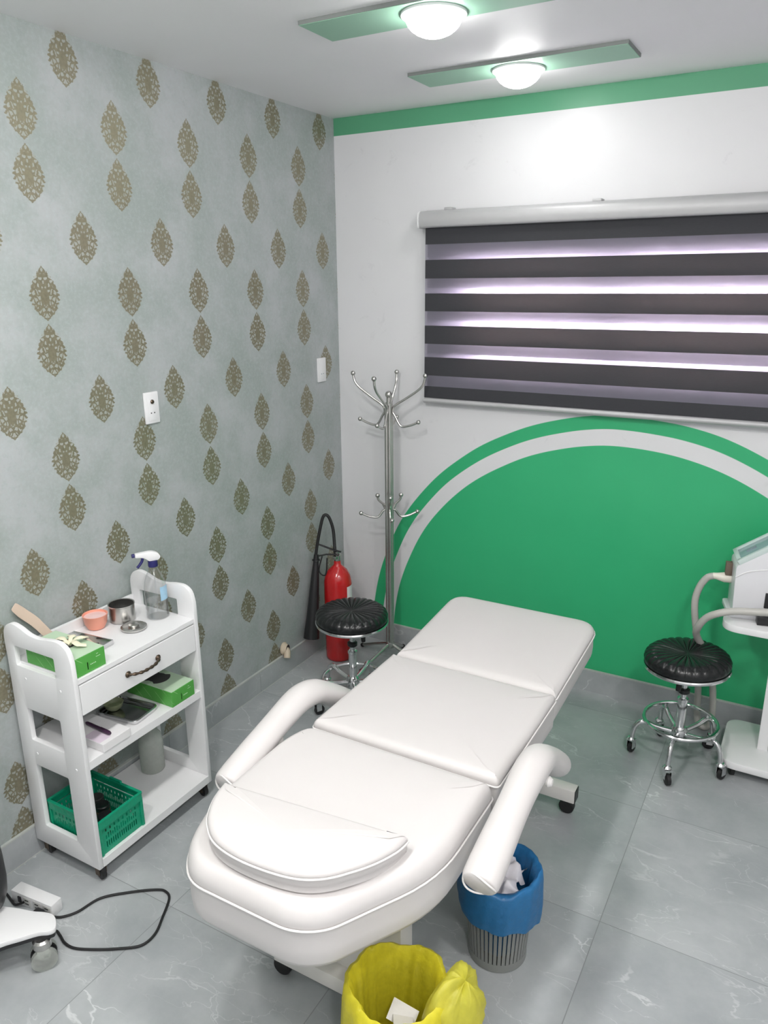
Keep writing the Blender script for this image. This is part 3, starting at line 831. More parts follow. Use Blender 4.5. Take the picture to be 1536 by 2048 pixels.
def glove_box(lab, loc, w_, d_, h_, open_=True, flip=1):
    t = thing('glove_box', lab, 'box', loc, 0, 'green disposable glove boxes')
    n = NT('green_printed_card')
    X, Y, Z = n.xyz()
    # pale diagonal leaf strokes printed on the green card
    s1 = n.M('ABSOLUTE', n.M('SUBTRACT', n.M('FLOORED_MODULO', n.M('ADD', n.M('ADD', n.M('MULTIPLY', Z, 1.1), n.M('MULTIPLY', Y, 1.)), n.M('MULTIPLY', X, 1.)), .058), .029))
    st = n.step(s1, .0006, .0018, 1., 0.)
    st = n.M('MULTIPLY', st, n.step(n.noise(18, 1), .42, .56))
    c = n.mix(n.noise(9, 2), (.075, .33, .055), (.10, .40, .075))
    n.base(col=n.mix(n.M('MULTIPLY', st, .6), c, (.5, .75, .42)), rough=.38)
    MB().box(0, w_, 0, d_, 0, h_*.96, .001).build('carton', n.m, t, False)
    lid = simple('pale_green_card', (.50, .66, .48), .4)
    MB().box(.001, w_-.001, .001, d_-.001, h_*.96, h_, .001).build('carton_top', lid, t, False)
    # white printed panel and small marks on the long front
    mk = MB()
    yy = d_+.0 if False else 0
    for k in range(3): mk.box(w_, w_+.0004, d_*.40+k*.0, d_*.40+.003, .012, h_*.55)
    for k in range(4): mk.box(w_, w_+.0004, d_*(.50+.05*k), d_*(.53+.05*k), h_*.35, h_*.35+.003)
    mk.box(w_, w_+.0004, d_*.70, d_*.84, h_*.62, h_*.64); mk.box(w_, w_+.0004, d_*.72, d_*.78, h_*.76, h_*.78)
    mk.build('print', simple('pale_print', (.62, .80, .60), .4), t, False)
    if open_:
        MB().lathe([(.001, 0), (.05, 0)], (w_*.45, d_/2, h_+.0006), 24, fn=lambda r, z, a, k: (r*(1 if abs(cos(a)) > .5 else .7), z), cap1=False).build('opening', MT['gap'], t, False)
    return t

TZ = .796
def cart_items():
    glove_box('green glove box on the cart top against its near side panel', (.095, -2.127, TZ), .240, .122, .068)
    # gloves pulled out of the box
    g = MB()
    for k in range(5):
        a = k*1.1
        g.tube(spline([(0, 0, -.004), (.02*cos(a), .02*sin(a), .014), (.045*cos(a), .045*sin(a), .010+.004*(k % 2)), (.062*cos(a+.3), .062*sin(a+.3), .003)], 4), [.007]*5+[.011]*4+[.008]*4, 8, ry=.35)
    g = g.build('latex_glove', MT['latex'])
    g.location = (.235, -2.06, TZ+.072); tag(g, 'crumpled cream latex glove poking out of the glove box on the cart top', 'glove')
    # lower box
    glove_box('green glove box on the middle shelf of the cart, at its far end', (.105, -1.742, .491), .240, .118, .064)
    # spatula leaning out behind the first box
    b = MB()
    pts = spline([(.060, -1.980, .798), (.045, -2.008, .845), (.030, -2.036, .895), (.022, -2.068, .935), (.022, -2.100, .975)], 5)
    b.tube(pts, [.016, .016, .016, .017, .017, .017, .018, .018, .018, .019, .019, .019, .019, .019, .019, .019, .019, .018, .017, .016, .013], 10, up=(1, 0, .2), ry=.08)
    o = b.build('wooden_spatula', MT['wood']); tag(o, 'pale wooden spatula leaning on the wallpaper behind the cart-top glove box', 'spatula')
    # steel tray with small tools
    t = thing('steel_tray', 'shiny steel instrument tray half under the cart-top glove box', 'tray', (.15, -1.945, TZ), .10)
    MB().box(-.085, .095, -.045, .045, 0, .003).box(-.085, .095, .042, .046, 0, .016).box(-.085, .095, -.046, -.042, 0, .016).box(-.087, -.083, -.046, .046, 0, .016).box(.093, .097, -.046, .046, 0, .016).build('tray_body', MT['chrome'], t, False)
    for i, (x, y, a, m, lab) in enumerate([(-.01, .0, .5, 'brass', 'brown handled tool lying in the steel tray, nearest the wall'), (.03, .012, -.3, 'wood', 'pale wooden stick lying in the steel tray'), (.045, -.01, .9, 'black_plastic', 'small black tool lying in the steel tray')]):
        o = MB().obox((0, 0, 0), (.065, .009, .006), Matrix.Identity(3), .002).build('small_tool', MT[m])
        o.location = (.15+x, -1.945+y, TZ+.0085+.002*i); o.rotation_euler = (0, 0, a)
        tag(o, lab, 'tool')
    # peach bowl
    t = thing('peach_bowl', 'peach plastic bowl with pale pink contents on the cart top', 'bowl', (.080, -1.826, TZ))
    MB().lathe([(.024, 0), (.030, .002), (.040, .022), (.044, .052), (.0455, .055), (.042, .055), (.038, .024), (.026, .008)], n=36).build('bowl', MT['peach'], t)
    MB().lathe([(.041, .047), (.020, .049), (.0005, .050)], n=36, cap0=False).build('contents', MT['peach_light'], t)
    # steel pot
    t = thing('steel_pot', 'open polished steel pot on the cart top beside the peach bowl', 'pot', (.112, -1.729, TZ))
    MB().lathe([(.044, 0), (.047, .003), (.047, .062), (.049, .064), (.049, .068), (.0455, .066), (.0455, .004), (.001, .003)], n=40).build('pot_body', MT['steel'], t)
    MB().lathe([(.044, .022), (.02, .023), (.0005, .023)], n=30, cap0=False).build('pot_contents', MT['gap'], t)
    # lid
    t = thing('steel_lid', 'round steel pot lid with a raised knob lying on the cart top', 'lid', (.206, -1.762, TZ))
    MB().lathe([(.044, 0), (.047, .002), (.047, .008), (.040, .012), (.036, .010), (.018, .010), (.0005, .010)], n=40, cap0=True).build('lid_plate', MT['steel'], t)
    MB().lathe([(.017, .010), (.019, .013), (.019, .016), (.012, .018), (.0005, .018)], n=24).build('knob', MT['steel'], t)
    # spray bottle
    t = thing('spray_bottle', 'clear spray bottle with a white and navy trigger head at the cart top far end', 'spray bottle', (.205, -1.640, TZ))
    k = 1.0
    MB().lathe([(.038, 0), (.042, .004), (.042, .020), (.040, .028), (.042, .036), (.042, .115), (.039, .140), (.029, .170), (.019, .190), (.0145, .200), (.0145, .212)], n=36, cap1=False).build('bottle', MT['pet'], t)
    MB().lathe([(.036, .003), (.0395, .006), (.0375, .028), (.0395, .036), (.0395, .068), (.0005, .068)], n=36).build('liquid', MT['water'], t)
    sb = MB()
    for q in range(7):
        a0 = -.35+q*.14; a1 = a0+.14; r_ = .0425
        sb.add([(r_*cos(a0), r_*sin(a0), .075), (r_*cos(a1), r_*sin(a1), .075), (r_*cos(a1), r_*sin(a1), .130), (r_*cos(a0), r_*sin(a0), .130)], [(0, 1, 2, 3)])
    sb.build('sticker', MT['label_blue'], t)
    MB().lathe([(.0175, .204), (.0185, .207), (.0175, .228)], n=24).build('collar', MT['navy'], t)
    hd = MB().prism(round_poly([(.020, .228), (.030, .238), (.022, .256), (-.004, .266), (-.062, .264), (-.064, .250), (-.030, .244), (-.014, .228)], [.004, .01, .014, .012, .004, .004, .012, .004], 4), 'xz', -.011, .011, bev=.003)
    R_ = Matrix.Rotation(1.05, 4, 'Z'); bmesh.ops.transform(hd.bm, matrix=R_, verts=hd.bm.verts)
    hd.build('trigger_head', MT['white_plastic'], t)
    nz = MB().cyl((-.064, 0, .257), (-.074, 0, .257), .0075); bmesh.ops.transform(nz.bm, matrix=R_, verts=nz.bm.verts); nz.build('nozzle', MT['navy'], t)
    tg = MB().tube(spline([(-.036, 0, .246), (-.038, 0, .232), (-.048, 0, .218), (-.058, 0, .208)], 4), .0055, 8); bmesh.ops.transform(tg.bm, matrix=R_, verts=tg.bm.verts); tg.build('trigger', MT['navy'], t)
    MB().cyl((0, 0, .015), (.004, 0, .225), .0022, n=8).build('dip_tube', MT['pet'], t)
    # middle shelf
    t = thing('paper_carton', 'flat white and lilac carton on the middle shelf of the cart', 'box', (.150, -2.068, .491))
    MB().box(0, .198, 0, .120, 0, .031, .0012).build('carton', MT['paper'], t, False)
    MB().box(.1, .18, .001, .05, .0311, .0315).build('print', simple('pale_lilac_print', (.72, .62, .72), .6), t, False)
    t = thing('marker_pen', 'dark purple pen lying on the flat white carton', 'pen', (.262, -2.012, .5295), -.05)
    MB().lathe([(.0035, -.068), (.0065, -.060), (.0068, .010), (.0075, .012), (.0075, .055), (.005, .062)], n=14, axis=(1, .0, 0)).build('barrel', MT['violet'], t)
    MB().box(.015, .05, -.0015, .0015, .0075, .0095).build('clip', MT['violet'], t, False)
    t = thing('dark_steel_tray', 'shallow steel tray on the middle shelf between carton and glove box', 'tray', (.215, -1.845, .491), .12)
    MB().box(-.08, .085, -.055, .055, 0, .003).build('tray_base', MT['chrome'], t, False)
    rim = round_poly([(-.088, -.062), (.092, -.062), (.092, .062), (-.088, .062)], .02, 4)
    frame(MB().tube([(x, y, .014) for x, y in rim], .004, 8, closed=True), rim, offset(rim, .003), .001, .013).build('tray_rim', MT['chrome'], t)
    t = thing('small_dish', 'small rounded dish inside the dark steel tray under the drawer', 'dish', (.165, -1.86, .4955))
    MB().lathe([(.018, 0), (.030, .012), (.036, .030), (.034, .030), (.027, .013), (.0005, .004)], n=28).build('dish', simple('olive_glaze', (.30, .34, .20), .3), t)
    # bottom shelf: crate
    crate()
    t = thing('plastic_jug', 'cloudy translucent jug on the bottom shelf of the cart, beyond the green crate', 'jug', (.115, -1.665, .101))
    MB().lathe([(.044, 0), (.048, .006), (.049, .13), (.044, .16), (.025, .185), (.021, .19), (.021, .20)], n=30, cap1=False).build('jug_body', MT['frost'], t)
    MB().lathe([(.0225, .198), (.0225, .215), (.018, .218)], n=24).build('cap', MT['white_plastic'], t)

def crate():
    x0, x1, y0, y1, z0, z1 = .075, .343, -2.126, -1.925, .101, .256
    ox, oy = (x0+x1)/2, (y0+y1)/2
    t = thing('plastic_crate', 'green perforated plastic crate on the bottom shelf of the cart', 'crate', (ox, oy, z0))
    hx, hy, hz = (x1-x0)/2, (y1-y0)/2, z1-z0
    b = MB().box(-hx+.008, hx-.008, -hy+.008, hy-.008, 0, .004)
    b.build('base', MT['crate'], t, False)
    def side(L):
        """perforated panel outline in (u,z) with slots"""
        holes = []
        n = int((2*L-.04)/.0095)
        for k in range(n):
            u = -L+.024+k*.0095
            holes.append([(u, .020), (u+.0045, .020), (u+.0045, .044), (u, .044)])
            holes.append([(u, .054), (u+.0045, .054), (u+.0045, .076 if k % 3 else .068), (u, .076 if k % 3 else .068)])
            if k % 2 == 0: holes.append([(u, .084), (u+.006, .084), (u+.006, .096), (u, .096)])
        return [(-L, 0), (L, 0), (L, .108), (-L, .108)], holes
    th = .0022
    for s in (1, -1):
        p, h = side(hy-.006)
        MB().prism(p, 'yz', s*(hx-.008)-th/2, s*(hx-.008)+th/2, holes=h).build('slotted_side', MT['crate'], t, False)
        p, h = side(hx-.006)
        MB().prism(p, 'xz', s*(hy-.008)-th/2, s*(hy-.008)+th/2, holes=h).build('slotted_side', MT['crate'], t, False)
        for s2 in (1, -1): MB().box(s*(hx-.007)-.006, s*(hx-.007)+.006, s2*(hy-.007)-.006, s2*(hy-.007)+.006, 0, .118, .002).build('corner_post', MT['crate'], t, False)
    R = MB()
    ro = round_poly([(-hx, -hy), (hx, -hy), (hx, hy), (-hx, hy)], .008, 3)
    frame(R, ro, offset(ro, .0035), .108, .137)
    ri = offset(ro, .0035)
    frame(R, offset(ro, -.0015), offset(ro, .009), .134, .140)
    R.build('rim', MT['crate'], t, False)
    MB().box(-.03, .03, hy-.008, hy+.001, .140, .150, .002).build('latch', MT['crate'], t, False)
    jm = simple('brown_glass', (.10, .075, .045), .15)
    for i, (x, y, lab) in enumerate([(.19, -1.985, 'small dark round jar in the green crate, the one nearest its slotted front'), (.135, -1.965, 'small dark round jar in the green crate, nearer the wall'), (.245, -2.02, 'small dark round jar in the crate, half hidden by the cart side panel')]):
        j = thing('jar', lab, 'jar', (x, y, z0+.005), 0, 'jars in the green crate')
        MB().lathe([(.024, 0), (.027, .004), (.027, .042), (.023, .047)], n=28).build('glass', jm, j)
        MB().lathe([(.0255, .045), (.0265, .048), (.0265, .062), (.0235, .065), (.020, .064), (.0005, .064)], n=28).build('lid', MT['gap'] if i % 2 else MT['black_plastic'], j)
cart_items()

# ------------------------------------------------------------------ wall outlets
def outlet(lab, y, z, kind):
    t = thing('wall_outlet', lab, 'outlet', (0, y, z))
    MB().box(0, .009, -.037, .037, -.062, .062, .003).build('plate', MT['white_plastic'], t)
    MB().box(.009, .0105, -.022, .022, -.050, .050, .001).build('insert', MT['white_plastic'], t)
    if kind:
        MB().lathe([(.0085, .0), (.0085, .003), (.006, .006)], (.0105, 0, .024), 16, axis=(1, 0, 0)).build('knob', MT['darksteel'], t)
    for s in (-1, 1):
        MB().lathe([(.0028, 0), (.0026, .0006)], (.0105, s*.0085, -.020), 12, axis=(1, 0, 0)).build('pin_hole', MT['gap'] if kind else MT['grey_blue'], t)
outlet('white two-pin socket plate with a small round knob on the wallpaper above the cart', -1.383, 1.547, True)
outlet('plain white two-pin socket plate on the wallpaper near the window wall corner', -.180, 1.577, False)

def conduit():
    k_ = 1.35
    t = thing('conduit_stub', 'beige conduit elbow sticking out of the wallpaper above the skirting', 'conduit', (0, -.62, .155))
    t.scale = (k_, k_, k_)
    MB().lathe([(.024, 0), (.026, .006), (.018, .016), (.018, .022)], (0, 0, 0), 20, axis=(1, .2, 0), cap1=False).build('flange', MT['cork'], t)
    MB().tube(spline([(.012, .0, .0), (.022, -.002, -.008), (.028, -.012, -.030)], 4), .013, 14, caps=False).build('elbow', MT['cork'], t)
    MB().lathe([(.0165, .0222), (.0005, .0222)], (0, 0, 0), 18, axis=(1, .2, 0), cap0=False).build('opening', MT['gap'], t, False)
conduit()

# ------------------------------------------------------------------ bins
def wrinkle(a, k, amp, s): return amp*(sin(5*a+s)+.6*sin(11*a+2.1*s+k*.5)+.4*sin(23*a+s*3+k))

def bin_body(t, h=.305, rt=.112, rb=.088, mat=None):
    mat = mat or simple('grey_bin_plastic', (.24, .25, .24), .4)
    b = MB(); b.lathe([(rb, 0), (rb+.003, .003), (rb+.003, .030), (rb, .030), (rb-.002, .006), (.001, .005)], n=48, cap0=True, cap1=False)
    b.build('base', mat, t)
    s = MB(); n = 44
    for i in range(n):
        a = 2*PI*i/n; w_ = .0050
        p = []
        for (r, z) in ((rb+.002, .026), (rt-.003, h-.05)):
            for da, dr in ((-1, 0), (1, 0), (1, -.003), (-1, -.003)):
                aa = a+da*w_/r*1.0; p.append(((r+dr)*cos(aa), (r+dr)*sin(aa), z))
        s.add(p, [(0, 1, 5, 4), (1, 2, 6, 5), (2, 3, 7, 6), (3, 0, 4, 7)])
    s.build('slatted_wall', mat, t, False)
    rim = MB().lathe([(rt-.006, h-.055), (rt-.002, h-.055), (rt, h-.006), (rt+.004, h), (rt-.001, h), (rt-.005, h-.01)], n=48, cap0=False, cap1=False)
    rim.build('rim', mat, t)

def bins():
    t = thing('waste_bin', 'grey slatted waste bin with a blue liner under the right armrest', 'waste bin', (1.650, -1.722, 0), 0, None)
    bin_body(t)
    rt, h = .108, .285
    l = thing('bin_liner', 'blue plastic liner folded over the slatted bin under the armrest', 'bin liner', (1.650, -1.722, 0))
    prof = [(.001, .04), (.07, .042), (.080, .06), (.088, .13), (.095, .20), (.101, .27), (.107, .312), (.113, .323), (.119, .319), (.123, .305), (.125, .27), (.127, .24), (.126, .215), (.124, .20)]
    def fn(r, z, a, k):
        amp = .0022 if k > 7 else (.0035 if k > 2 else .001)
        if k < 7: return min(r+wrinkle(a, k, amp*.8, 1.)-.003, .082+.0787*max(0, z-.03)), z
        zz = z - (.03*sin(a*1.0+2.0)+.010*sin(3*a+1)+.004*sin(9*a))*max(0, (k-9)/4)
        if k in (6, 7, 8): zz = z+.008*sin(2*a+.8)+.003*sin(7*a)
        return r+wrinkle(a, k, amp, .4)+.003, zz
    MB().lathe(prof, n=120, fn=fn, cap0=False, cap1=False).build('bag', MT['blue_film'], l, angle=1.5)
    def tissue(name_lab, loc, sc, seed):
        rnd = random.Random(seed); b = bmesh.new(); bmesh.ops.create_grid(b, x_segments=12, y_segments=12, size=.5)
        ph = [rnd.uniform(0, 6) for _ in range(6)]
        for v in b.verts:
            x, y = v.co.x, v.co.y
            v.co.z = .16*sin(7*x+ph[0]+3*y)+.13*sin(9*y+ph[1]-4*x)+.22*abs(sin(4*x+ph[2]))+rnd.uniform(-.03, .03)
            v.co.x = x*(1-.35*abs(sin(5*y+ph[3]))); v.co.y = y*(1-.35*abs(sin(5*x+ph[4])))
        mb = MB(); mb.merge(b, Matrix.Translation(loc) @ Matrix.Rotation(rnd.uniform(0, 6), 4, 'Z') @ Matrix.Rotation(rnd.uniform(-.5, .5), 4, 'X') @ Matrix.Diagonal((sc, sc, sc, 1)))
        o = mb.build('crumpled_tissue', MT['tissue'], angle=1.6); return tag(o, name_lab, 'tissue', 'tissues in the bins')
    tissue('crumpled white tissue in the blue-lined bin, the upper one nearest the back rim', (1.662, -1.692, .272), .125, 3)
    tissue('crumpled white tissue in the blue-lined bin, the lower one at the front', (1.685, -1.772, .262), .120, 8)
    tissue('crumpled white tissue in the blue-lined bin, deepest and closest to the armrest', (1.605, -1.735, .225), .11, 15)
    # yellow one
    X, Y = 1.592, -2.272
    t = thing('waste_bin', 'waste bin hidden inside the yellow liner at the head end of the bed', 'waste bin', (X, Y, 0))
    bin_body(t, .335)
    l = thing('bin_liner', 'yellow plastic liner bag covering the bin in the foreground, edge bunched to the right', 'bin liner', (X, Y, 0))
    prof = [(.001, .05), (.065, .052), (.078, .07), (.085, .13), (.092, .20), (.098, .27), (.104, .335), (.110, .372), (.116, .382), (.121, .374), (.125, .33), (.128, .26), (.128, .18), (.124, .12), (.127, .07)]
    def fn2(r, z, a, k):
        amp = .0045 if k < 7 else .003
        rr = r+wrinkle(a, k, amp, 2.)*(0.2 if k < 2 else 1)
        if k < 7 and k > 1: rr = min(rr, .0815+.0716*max(0, z-.03))
        zz = z
        if k >= 5 and k <= 10: zz += .008*sin(2*a+.5)+.004*sin(5*a+1)
        if k > 8: rr += .006*(k-8)/6+.005
        if k > 12: zz += .02*sin(3*a)+.01*sin(8*a)
        return rr, zz
    MB().lathe(prof, n=140, fn=fn2, cap0=False, cap1=False).build('bag', MT['yellow_film'], l, angle=1.5)
    # bunched spare plastic hanging off the right side
    b = bmesh.new(); bmesh.ops.create_uvsphere(b, u_segments=48, v_segments=28, radius=1)
    for v in b.verts:
        p = v.co.normalized(); a = math.atan2(p.y, p.x)
        q = 1+.09*sin(3*a+2.2*p.z)+.05*sin(7*a+4*p.z+1)+.025*sin(17*a+3*sin(5*p.z))+.03*sin(9*p.z+2*a)
        v.co = Vector((p.x*q*.074, p.y*q*.085, p.z*.092*q*(1-.22*p.x)))
        if v.co.x < -.035: v.co.x = -.035+(v.co.x+.035)*.4
    mb = MB().merge(b, Matrix.Translation((.124, .055, .322)) @ Matrix.Rotation(.35, 4, 'Y') @ Matrix.Rotation(-.15, 4, 'Z'))
    mb.build('bunched_bag_edge', MT['yellow_sheer'], l, angle=1.6)
    k = MB().obox((0, 0, 0), (.07, .05, .002), Matrix.Rotation(.5, 3, 'X') @ Matrix.Rotation(.4, 3, 'Y'))
    k.obox((.012, -.02, .008), (.05, .04, .002), Matrix.Rotation(-.4, 3, 'X') @ Matrix.Rotation(.5, 3, 'Z'))
    o = k.build('folded_paper', MT['paper'], loc=(X+.006, Y+.018, .255)); tag(o, 'folded piece of paper at the bottom of the yellow lined bin', 'paper')
bins()

# ------------------------------------------------------------------ machine and its trolley
def machine():
    ox, oy = 2.42, -.24
    t = thing('equipment_trolley', 'white two-tier equipment trolley at the right edge against the green circle', 'trolley', (ox, oy, 0))
    sh = round_poly([(2.078, -.420), (2.80, -.420), (2.80, -.055), (2.078, -.055)], [.075, .02, .02, .06], 8)
    sh = [(x-ox, y-oy) for x, y in sh]
    MB().prism(sh, 'xy', .652, .682, bev=.004).build('upper_shelf', MT['white_board'], t, angle=.5)
    bs = round_poly([(2.135, -.455), (2.78, -.455), (2.78, -.085), (2.135, -.085)], [.07, .02, .02, .07], 8)
    MB().prism([(x-ox, y-oy) for x, y in bs], 'xy', .055, .088, bev=.004).build('base_shelf', MT['white_board'], t, angle=.5)
    MB().box(2.272-ox, 2.312-ox, -.30-oy, -.15-oy, .088, .652, .002).build('side_support', MT['white_board'], t)
    MB().box(2.68-ox, 2.70-ox, -.36-oy, -.12-oy, .088, .652, .002).build('side_support', MT['white_board'], t)
    for x, y in ((2.19, -.40), (2.19, -.14), (2.72, -.40), (2.72, -.14)):
        MB().lathe([(.018, -.011), (.026, -.008), (.026, .008), (.018, .011)], (x-ox, y-oy, .0265), 20, axis=(1, .3, 0)).box(x-ox-.012, x-ox+.012, y-oy-.014, y-oy+.014, .045, .055).build('caster', MT['black_rubber'], t)
    # the device, turned a little from the wall
    ax_, ay_, ra = 2.108, -.345, .21
    t = thing('beauty_machine', 'pale tabletop device with a smoked panel and thick grey hose on the trolley', 'machine', (ax_, ay_, .682), ra)
    zz = .682
    def L(x, y, z):
        X, Y = x-ax_, y-ay_
        return (X*cos(ra)+Y*sin(ra), -X*sin(ra)+Y*cos(ra), z-zz)
    prof = round_poly([(.0, .018), (-.006, .222), (.006, .236), (.046, .262), (.10, .300), (.20, .345), (.32, .372), (.46, .372), (.48, .018)], [.004, .01, .01, .02, .03, .04, .04, .02, .01], 4)
    MB().prism([(x, z) for x, z in prof], 'xz', 0, .155, bev=.004).build('housing', MT['machine_white'], t, angle=.5)
    MB().prism(round_poly([(-.012, .004), (.50, .004), (.50, .17), (-.022, .17)], .02, 3), 'xy', .0, .020, bev=.003).build('foot_plate', MT['machine_white'], t)
    MB().tube(spline([(-.004, -.001, .180), (.038, -.0012, .207), (.11, -.0012, .223), (.25, -.0012, .235), (.46, -.0012, .240)], 6), .0022, 8).build('seam', MT['white_plastic'], t)
    # hood: aqua frame with a smoked panel following the sloping top
    aq = simple('pale_aqua_plastic', (.60, .70, .68), .3)
    d = Vector((.090, 0, .061)).normalized(); nrm = Vector((-d.z, 0, d.x)); e = Vector((0, 1, 0)); M3 = Matrix((d, e, nrm)).transposed()
    L2 = .112; c = Vector((.006, .0775, .231))+d*L2+nrm*.006
    fr = MB()
    for w0, w1, a0, a1 in ((.0, .020, -L2, L2), (.135, .155, -L2, L2)): fr.obox(c+d*(a0+a1)/2+e*((w0+w1)/2-.0775)+nrm*.004, (a1-a0, w1-w0, .022), M3, .003)
    for a0 in (-L2+.008, L2-.008): fr.obox(c+d*a0+nrm*.004, (.018, .150, .022), M3, .003)
    fr.build('hood_frame', aq, t)
    MB().obox(c+nrm*.003, (2*L2-.02, .122, .010), M3, .001).build('smoked_panel', MT['teal_glass'], t)
    MB().obox(c+nrm*.010+d*-.045, (.04, .016, .006), M3).build('panel_latch', MT['grey_blue'], t)
    MB().sphere((.132, .004, .322), .015, 18).build('knob', MT['black_plastic'], t)
    MB().box(.114, .15, -.006, .002, .060, .125, .003).build('front_socket', MT['black_plastic'], t)
    # handpiece sticking out on the left with its hose
    hp = MB().lathe([(.010, 0), (.019, .01), (.022, .045), (.015, .075), (.013, .092)], L(2.102, -.235, .815), 20, axis=(-cos(ra), sin(ra), -.02))
    hp.build('connector', MT['cream'], t)
    MB().box(-.030, -.004, .095, .125, .150, .205, .002).build('side_fan', simple('rusty_grille', (.16, .12, .09), .6), t)
    pts = [(2.015, -.235, .812), (1.990, -.235, .800), (1.965, -.232, .755), (1.952, -.23, .690), (1.958, -.225, .610), (1.975, -.205, .500), (1.990, -.17, .360), (2.000, -.13, .20), (2.005, -.11, .08), (2.02, -.105, .025), (2.055, -.11, .025), (2.07, -.12, .09), (2.06, -.15, .25), (2.035, -.22, .42), (1.985, -.32, .560), (1.990, -.37, .625), (2.02, -.398, .685), (2.065, -.415, .722), (2.12, -.412, .741), (2.20, -.405, .752), (2.32, -.40, .765), (2.45, -.39, .745)]
    sp = spline([L(x, y, z) for x, y, z in pts], 8)
    MB().tube(sp, [.0145+.0006*(i % 2) for i in range(len(sp))], 14).build('hose', MT['hose'], t)
    MB().tube([L(2.26, -.405, .758), L(2.31, -.400, .764)], .021, 16).build('hose_sleeve', MT['white_plastic'], t)
    MB().box(.090, .16, -.045, -.008, .0, .034, .003).build('foot_switch', MT['black_plastic'], t)
machine()

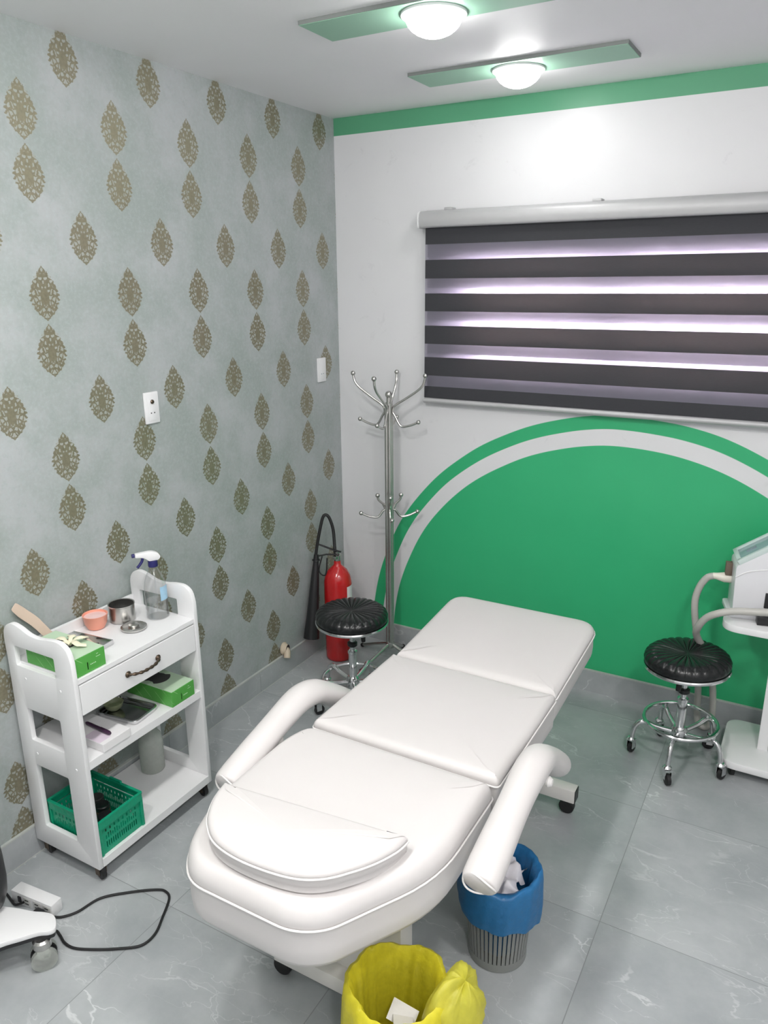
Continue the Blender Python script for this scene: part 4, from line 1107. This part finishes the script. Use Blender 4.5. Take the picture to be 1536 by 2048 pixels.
# ------------------------------------------------------------------ things at the lower left
def lower_left():
    t = thing('rolling_device_stand', 'white rolling stand foot with a see-through caster and black column at lower left', 'stand', (.16, -2.56, 0))
    ox, oy = .16, -2.56
    leg = spline([(.10, -2.500, 0), (.18, -2.478, 0), (.259, -2.454, 0), (.323, -2.431, 0), (.368, -2.418, 0), (.407, -2.401, 0), (.439, -2.396, 0), (.468, -2.409, 0), (.487, -2.429, 0), (.480, -2.447, 0), (.455, -2.466, 0), (.425, -2.505, 0), (.393, -2.548, 0), (.36, -2.62, 0), (.30, -2.70, 0), (.08, -2.70, 0), (.05, -2.55, 0)], 4, closed=True)
    poly = [(p.x-ox, p.y-oy) for p in leg]
    n = NT('white_marbled_plastic')
    v = n.step(n.M('ABSOLUTE', n.M('SUBTRACT', n.noise(5, 3, .5), .5)), .0, .012, 1., 0.)
    n.base(col=n.mix(n.M('MULTIPLY', v, .35), (.80, .80, .81), (.5, .51, .53)), rough=.25)
    MB().prism(poly, 'xy', .119, .135, bev=.003).build('foot_plate', n.m, t, angle=.5)
    MB().prism(offset(poly, .004), 'xy', .104, .119).build('under_plate', MT['black_plastic'], t)
    # transparent twin-wheel caster
    cx, cy = .452-ox, -2.455-oy
    c = MB().lathe([(.024, .072), (.027, .076), (.027, .098), (.020, .104)], (cx, cy, 0), 20).build('caster', MT['steel'], t)
    d = Vector((.55, .83, 0)).normalized()
    MB().obox(Vector((cx, cy, .060)), (.058, .040, .034), Matrix.Rotation(.98-PI/2, 3, 'Z'), .008).build('caster_hood', MT['frost'], c)
    q = Vector((.83, -.55, 0)).normalized()
    for s in (-1, 1):
        MB().lathe([(.026, -.010), (.038, -.007), (.038, .007), (.026, .010)], Vector((cx, cy, .0385))+q*s*.019, 24, axis=q).build('wheel', MT['frost'], c)
        MB().lathe([(.0370, -.0025), (.0386, 0), (.0370, .0025)], Vector((cx, cy, .0385))+q*s*.009, 24, axis=q).build('tread', MT['black_rubber'], c)
    for (x, y) in ((.12, -2.62), (.30, -2.63)):
        MB().lathe([(.02, -.012), (.03, -.009), (.03, .009), (.02, .012)], (x-ox, y-oy, .0305), 20, axis=(1, 0, 0)).lathe([(.012, .03), (.012, .104)], (x-ox, y-oy, 0), 12).build('rear_caster', MT['black_rubber'], t)
    MB().lathe([(.035, .134), (.056, .150), (.070, .19), (.074, .24), (.073, .31), (.068, .41), (.064, .55), (.04, .60)], (.236-ox, -2.488-oy, 0), 32).build('column', MT['black_plastic'], t)
    # power strip
    t = thing('power_strip', 'white box-shaped power strip lying on the floor beside the white stand foot', 'power strip', (.224, -2.312, 0), .10)
    MB().box(-.092, .092, -.022, .022, 0, .048, .003).build('housing', MT['white_plastic'], t)
    for k in range(3):
        x = -.02+k*.045
        s = MB().box(x-.017, x+.017, -.0235, -.022, .008, .040, .001).build('socket', simple('pale_socket_plastic', (.62, .62, .60), .4), t)
        for dz in (-1, 1): MB().box(x-.008, x+.008, -.0245, -.0234, .024+dz*.007-.0018, .024+dz*.007+.0018).build('slot', MT['gap'], s, False)
    MB().box(-.060, -.046, -.026, -.022, .014, .036, .001).build('switch', MT['black_plastic'], t)
    # plug and cables
    t = thing('power_cord', 'black power cord looping across the grey floor tiles from a plug in the power strip', 'cord', (.30, -2.33, 0))  # power cord plugged into the strip, no extension lead
    ox, oy = .30, -2.33
    g = lambda pts: spline([(x-ox, y-oy, z) for x, y, z in pts], 8)
    pts = [(.288, -2.350, .022), (.300, -2.352, .012), (.318, -2.325, .0055), (.345, -2.308, .005), (.372, -2.268, .005), (.392, -2.190, .005), (.46, -2.122, .005), (.53, -2.070, .005), (.565, -2.060, .005), (.599, -2.078, .005), (.637, -2.146, .005), (.666, -2.209, .005), (.660, -2.264, .005), (.604, -2.309, .005), (.545, -2.345, .005), (.485, -2.373, .005), (.441, -2.375, .005), (.400, -2.362, .005), (.372, -2.358, .005), (.34, -2.385, .005), (.28, -2.44, .005), (.20, -2.50, .005)]
    MB().tube(g(pts), .0042, 10).build('cable', MT['black_rubber'], t)
    MB().obox((.286-ox, -2.352-oy, .025), (.036, .030, .028), Matrix.Rotation(.1, 3, 'Z'), .006).build('plug', MT['black_plastic'], t)
    t = thing('supply_cable', 'black cable running from the stand column to the end of the power strip', 'cable', (.13, -2.36, 0))
    MB().tube(spline([(.195-.13, -2.340+2.36, .022), (.165-.13, -2.352+2.36, .008), (.13-.13, -2.345+2.36, .005), (.09-.13, -2.335+2.36, .005), (.03-.13, -2.33+2.36, .005)], 6), .004, 10).build('cable', MT['black_rubber'], t)
lower_left()
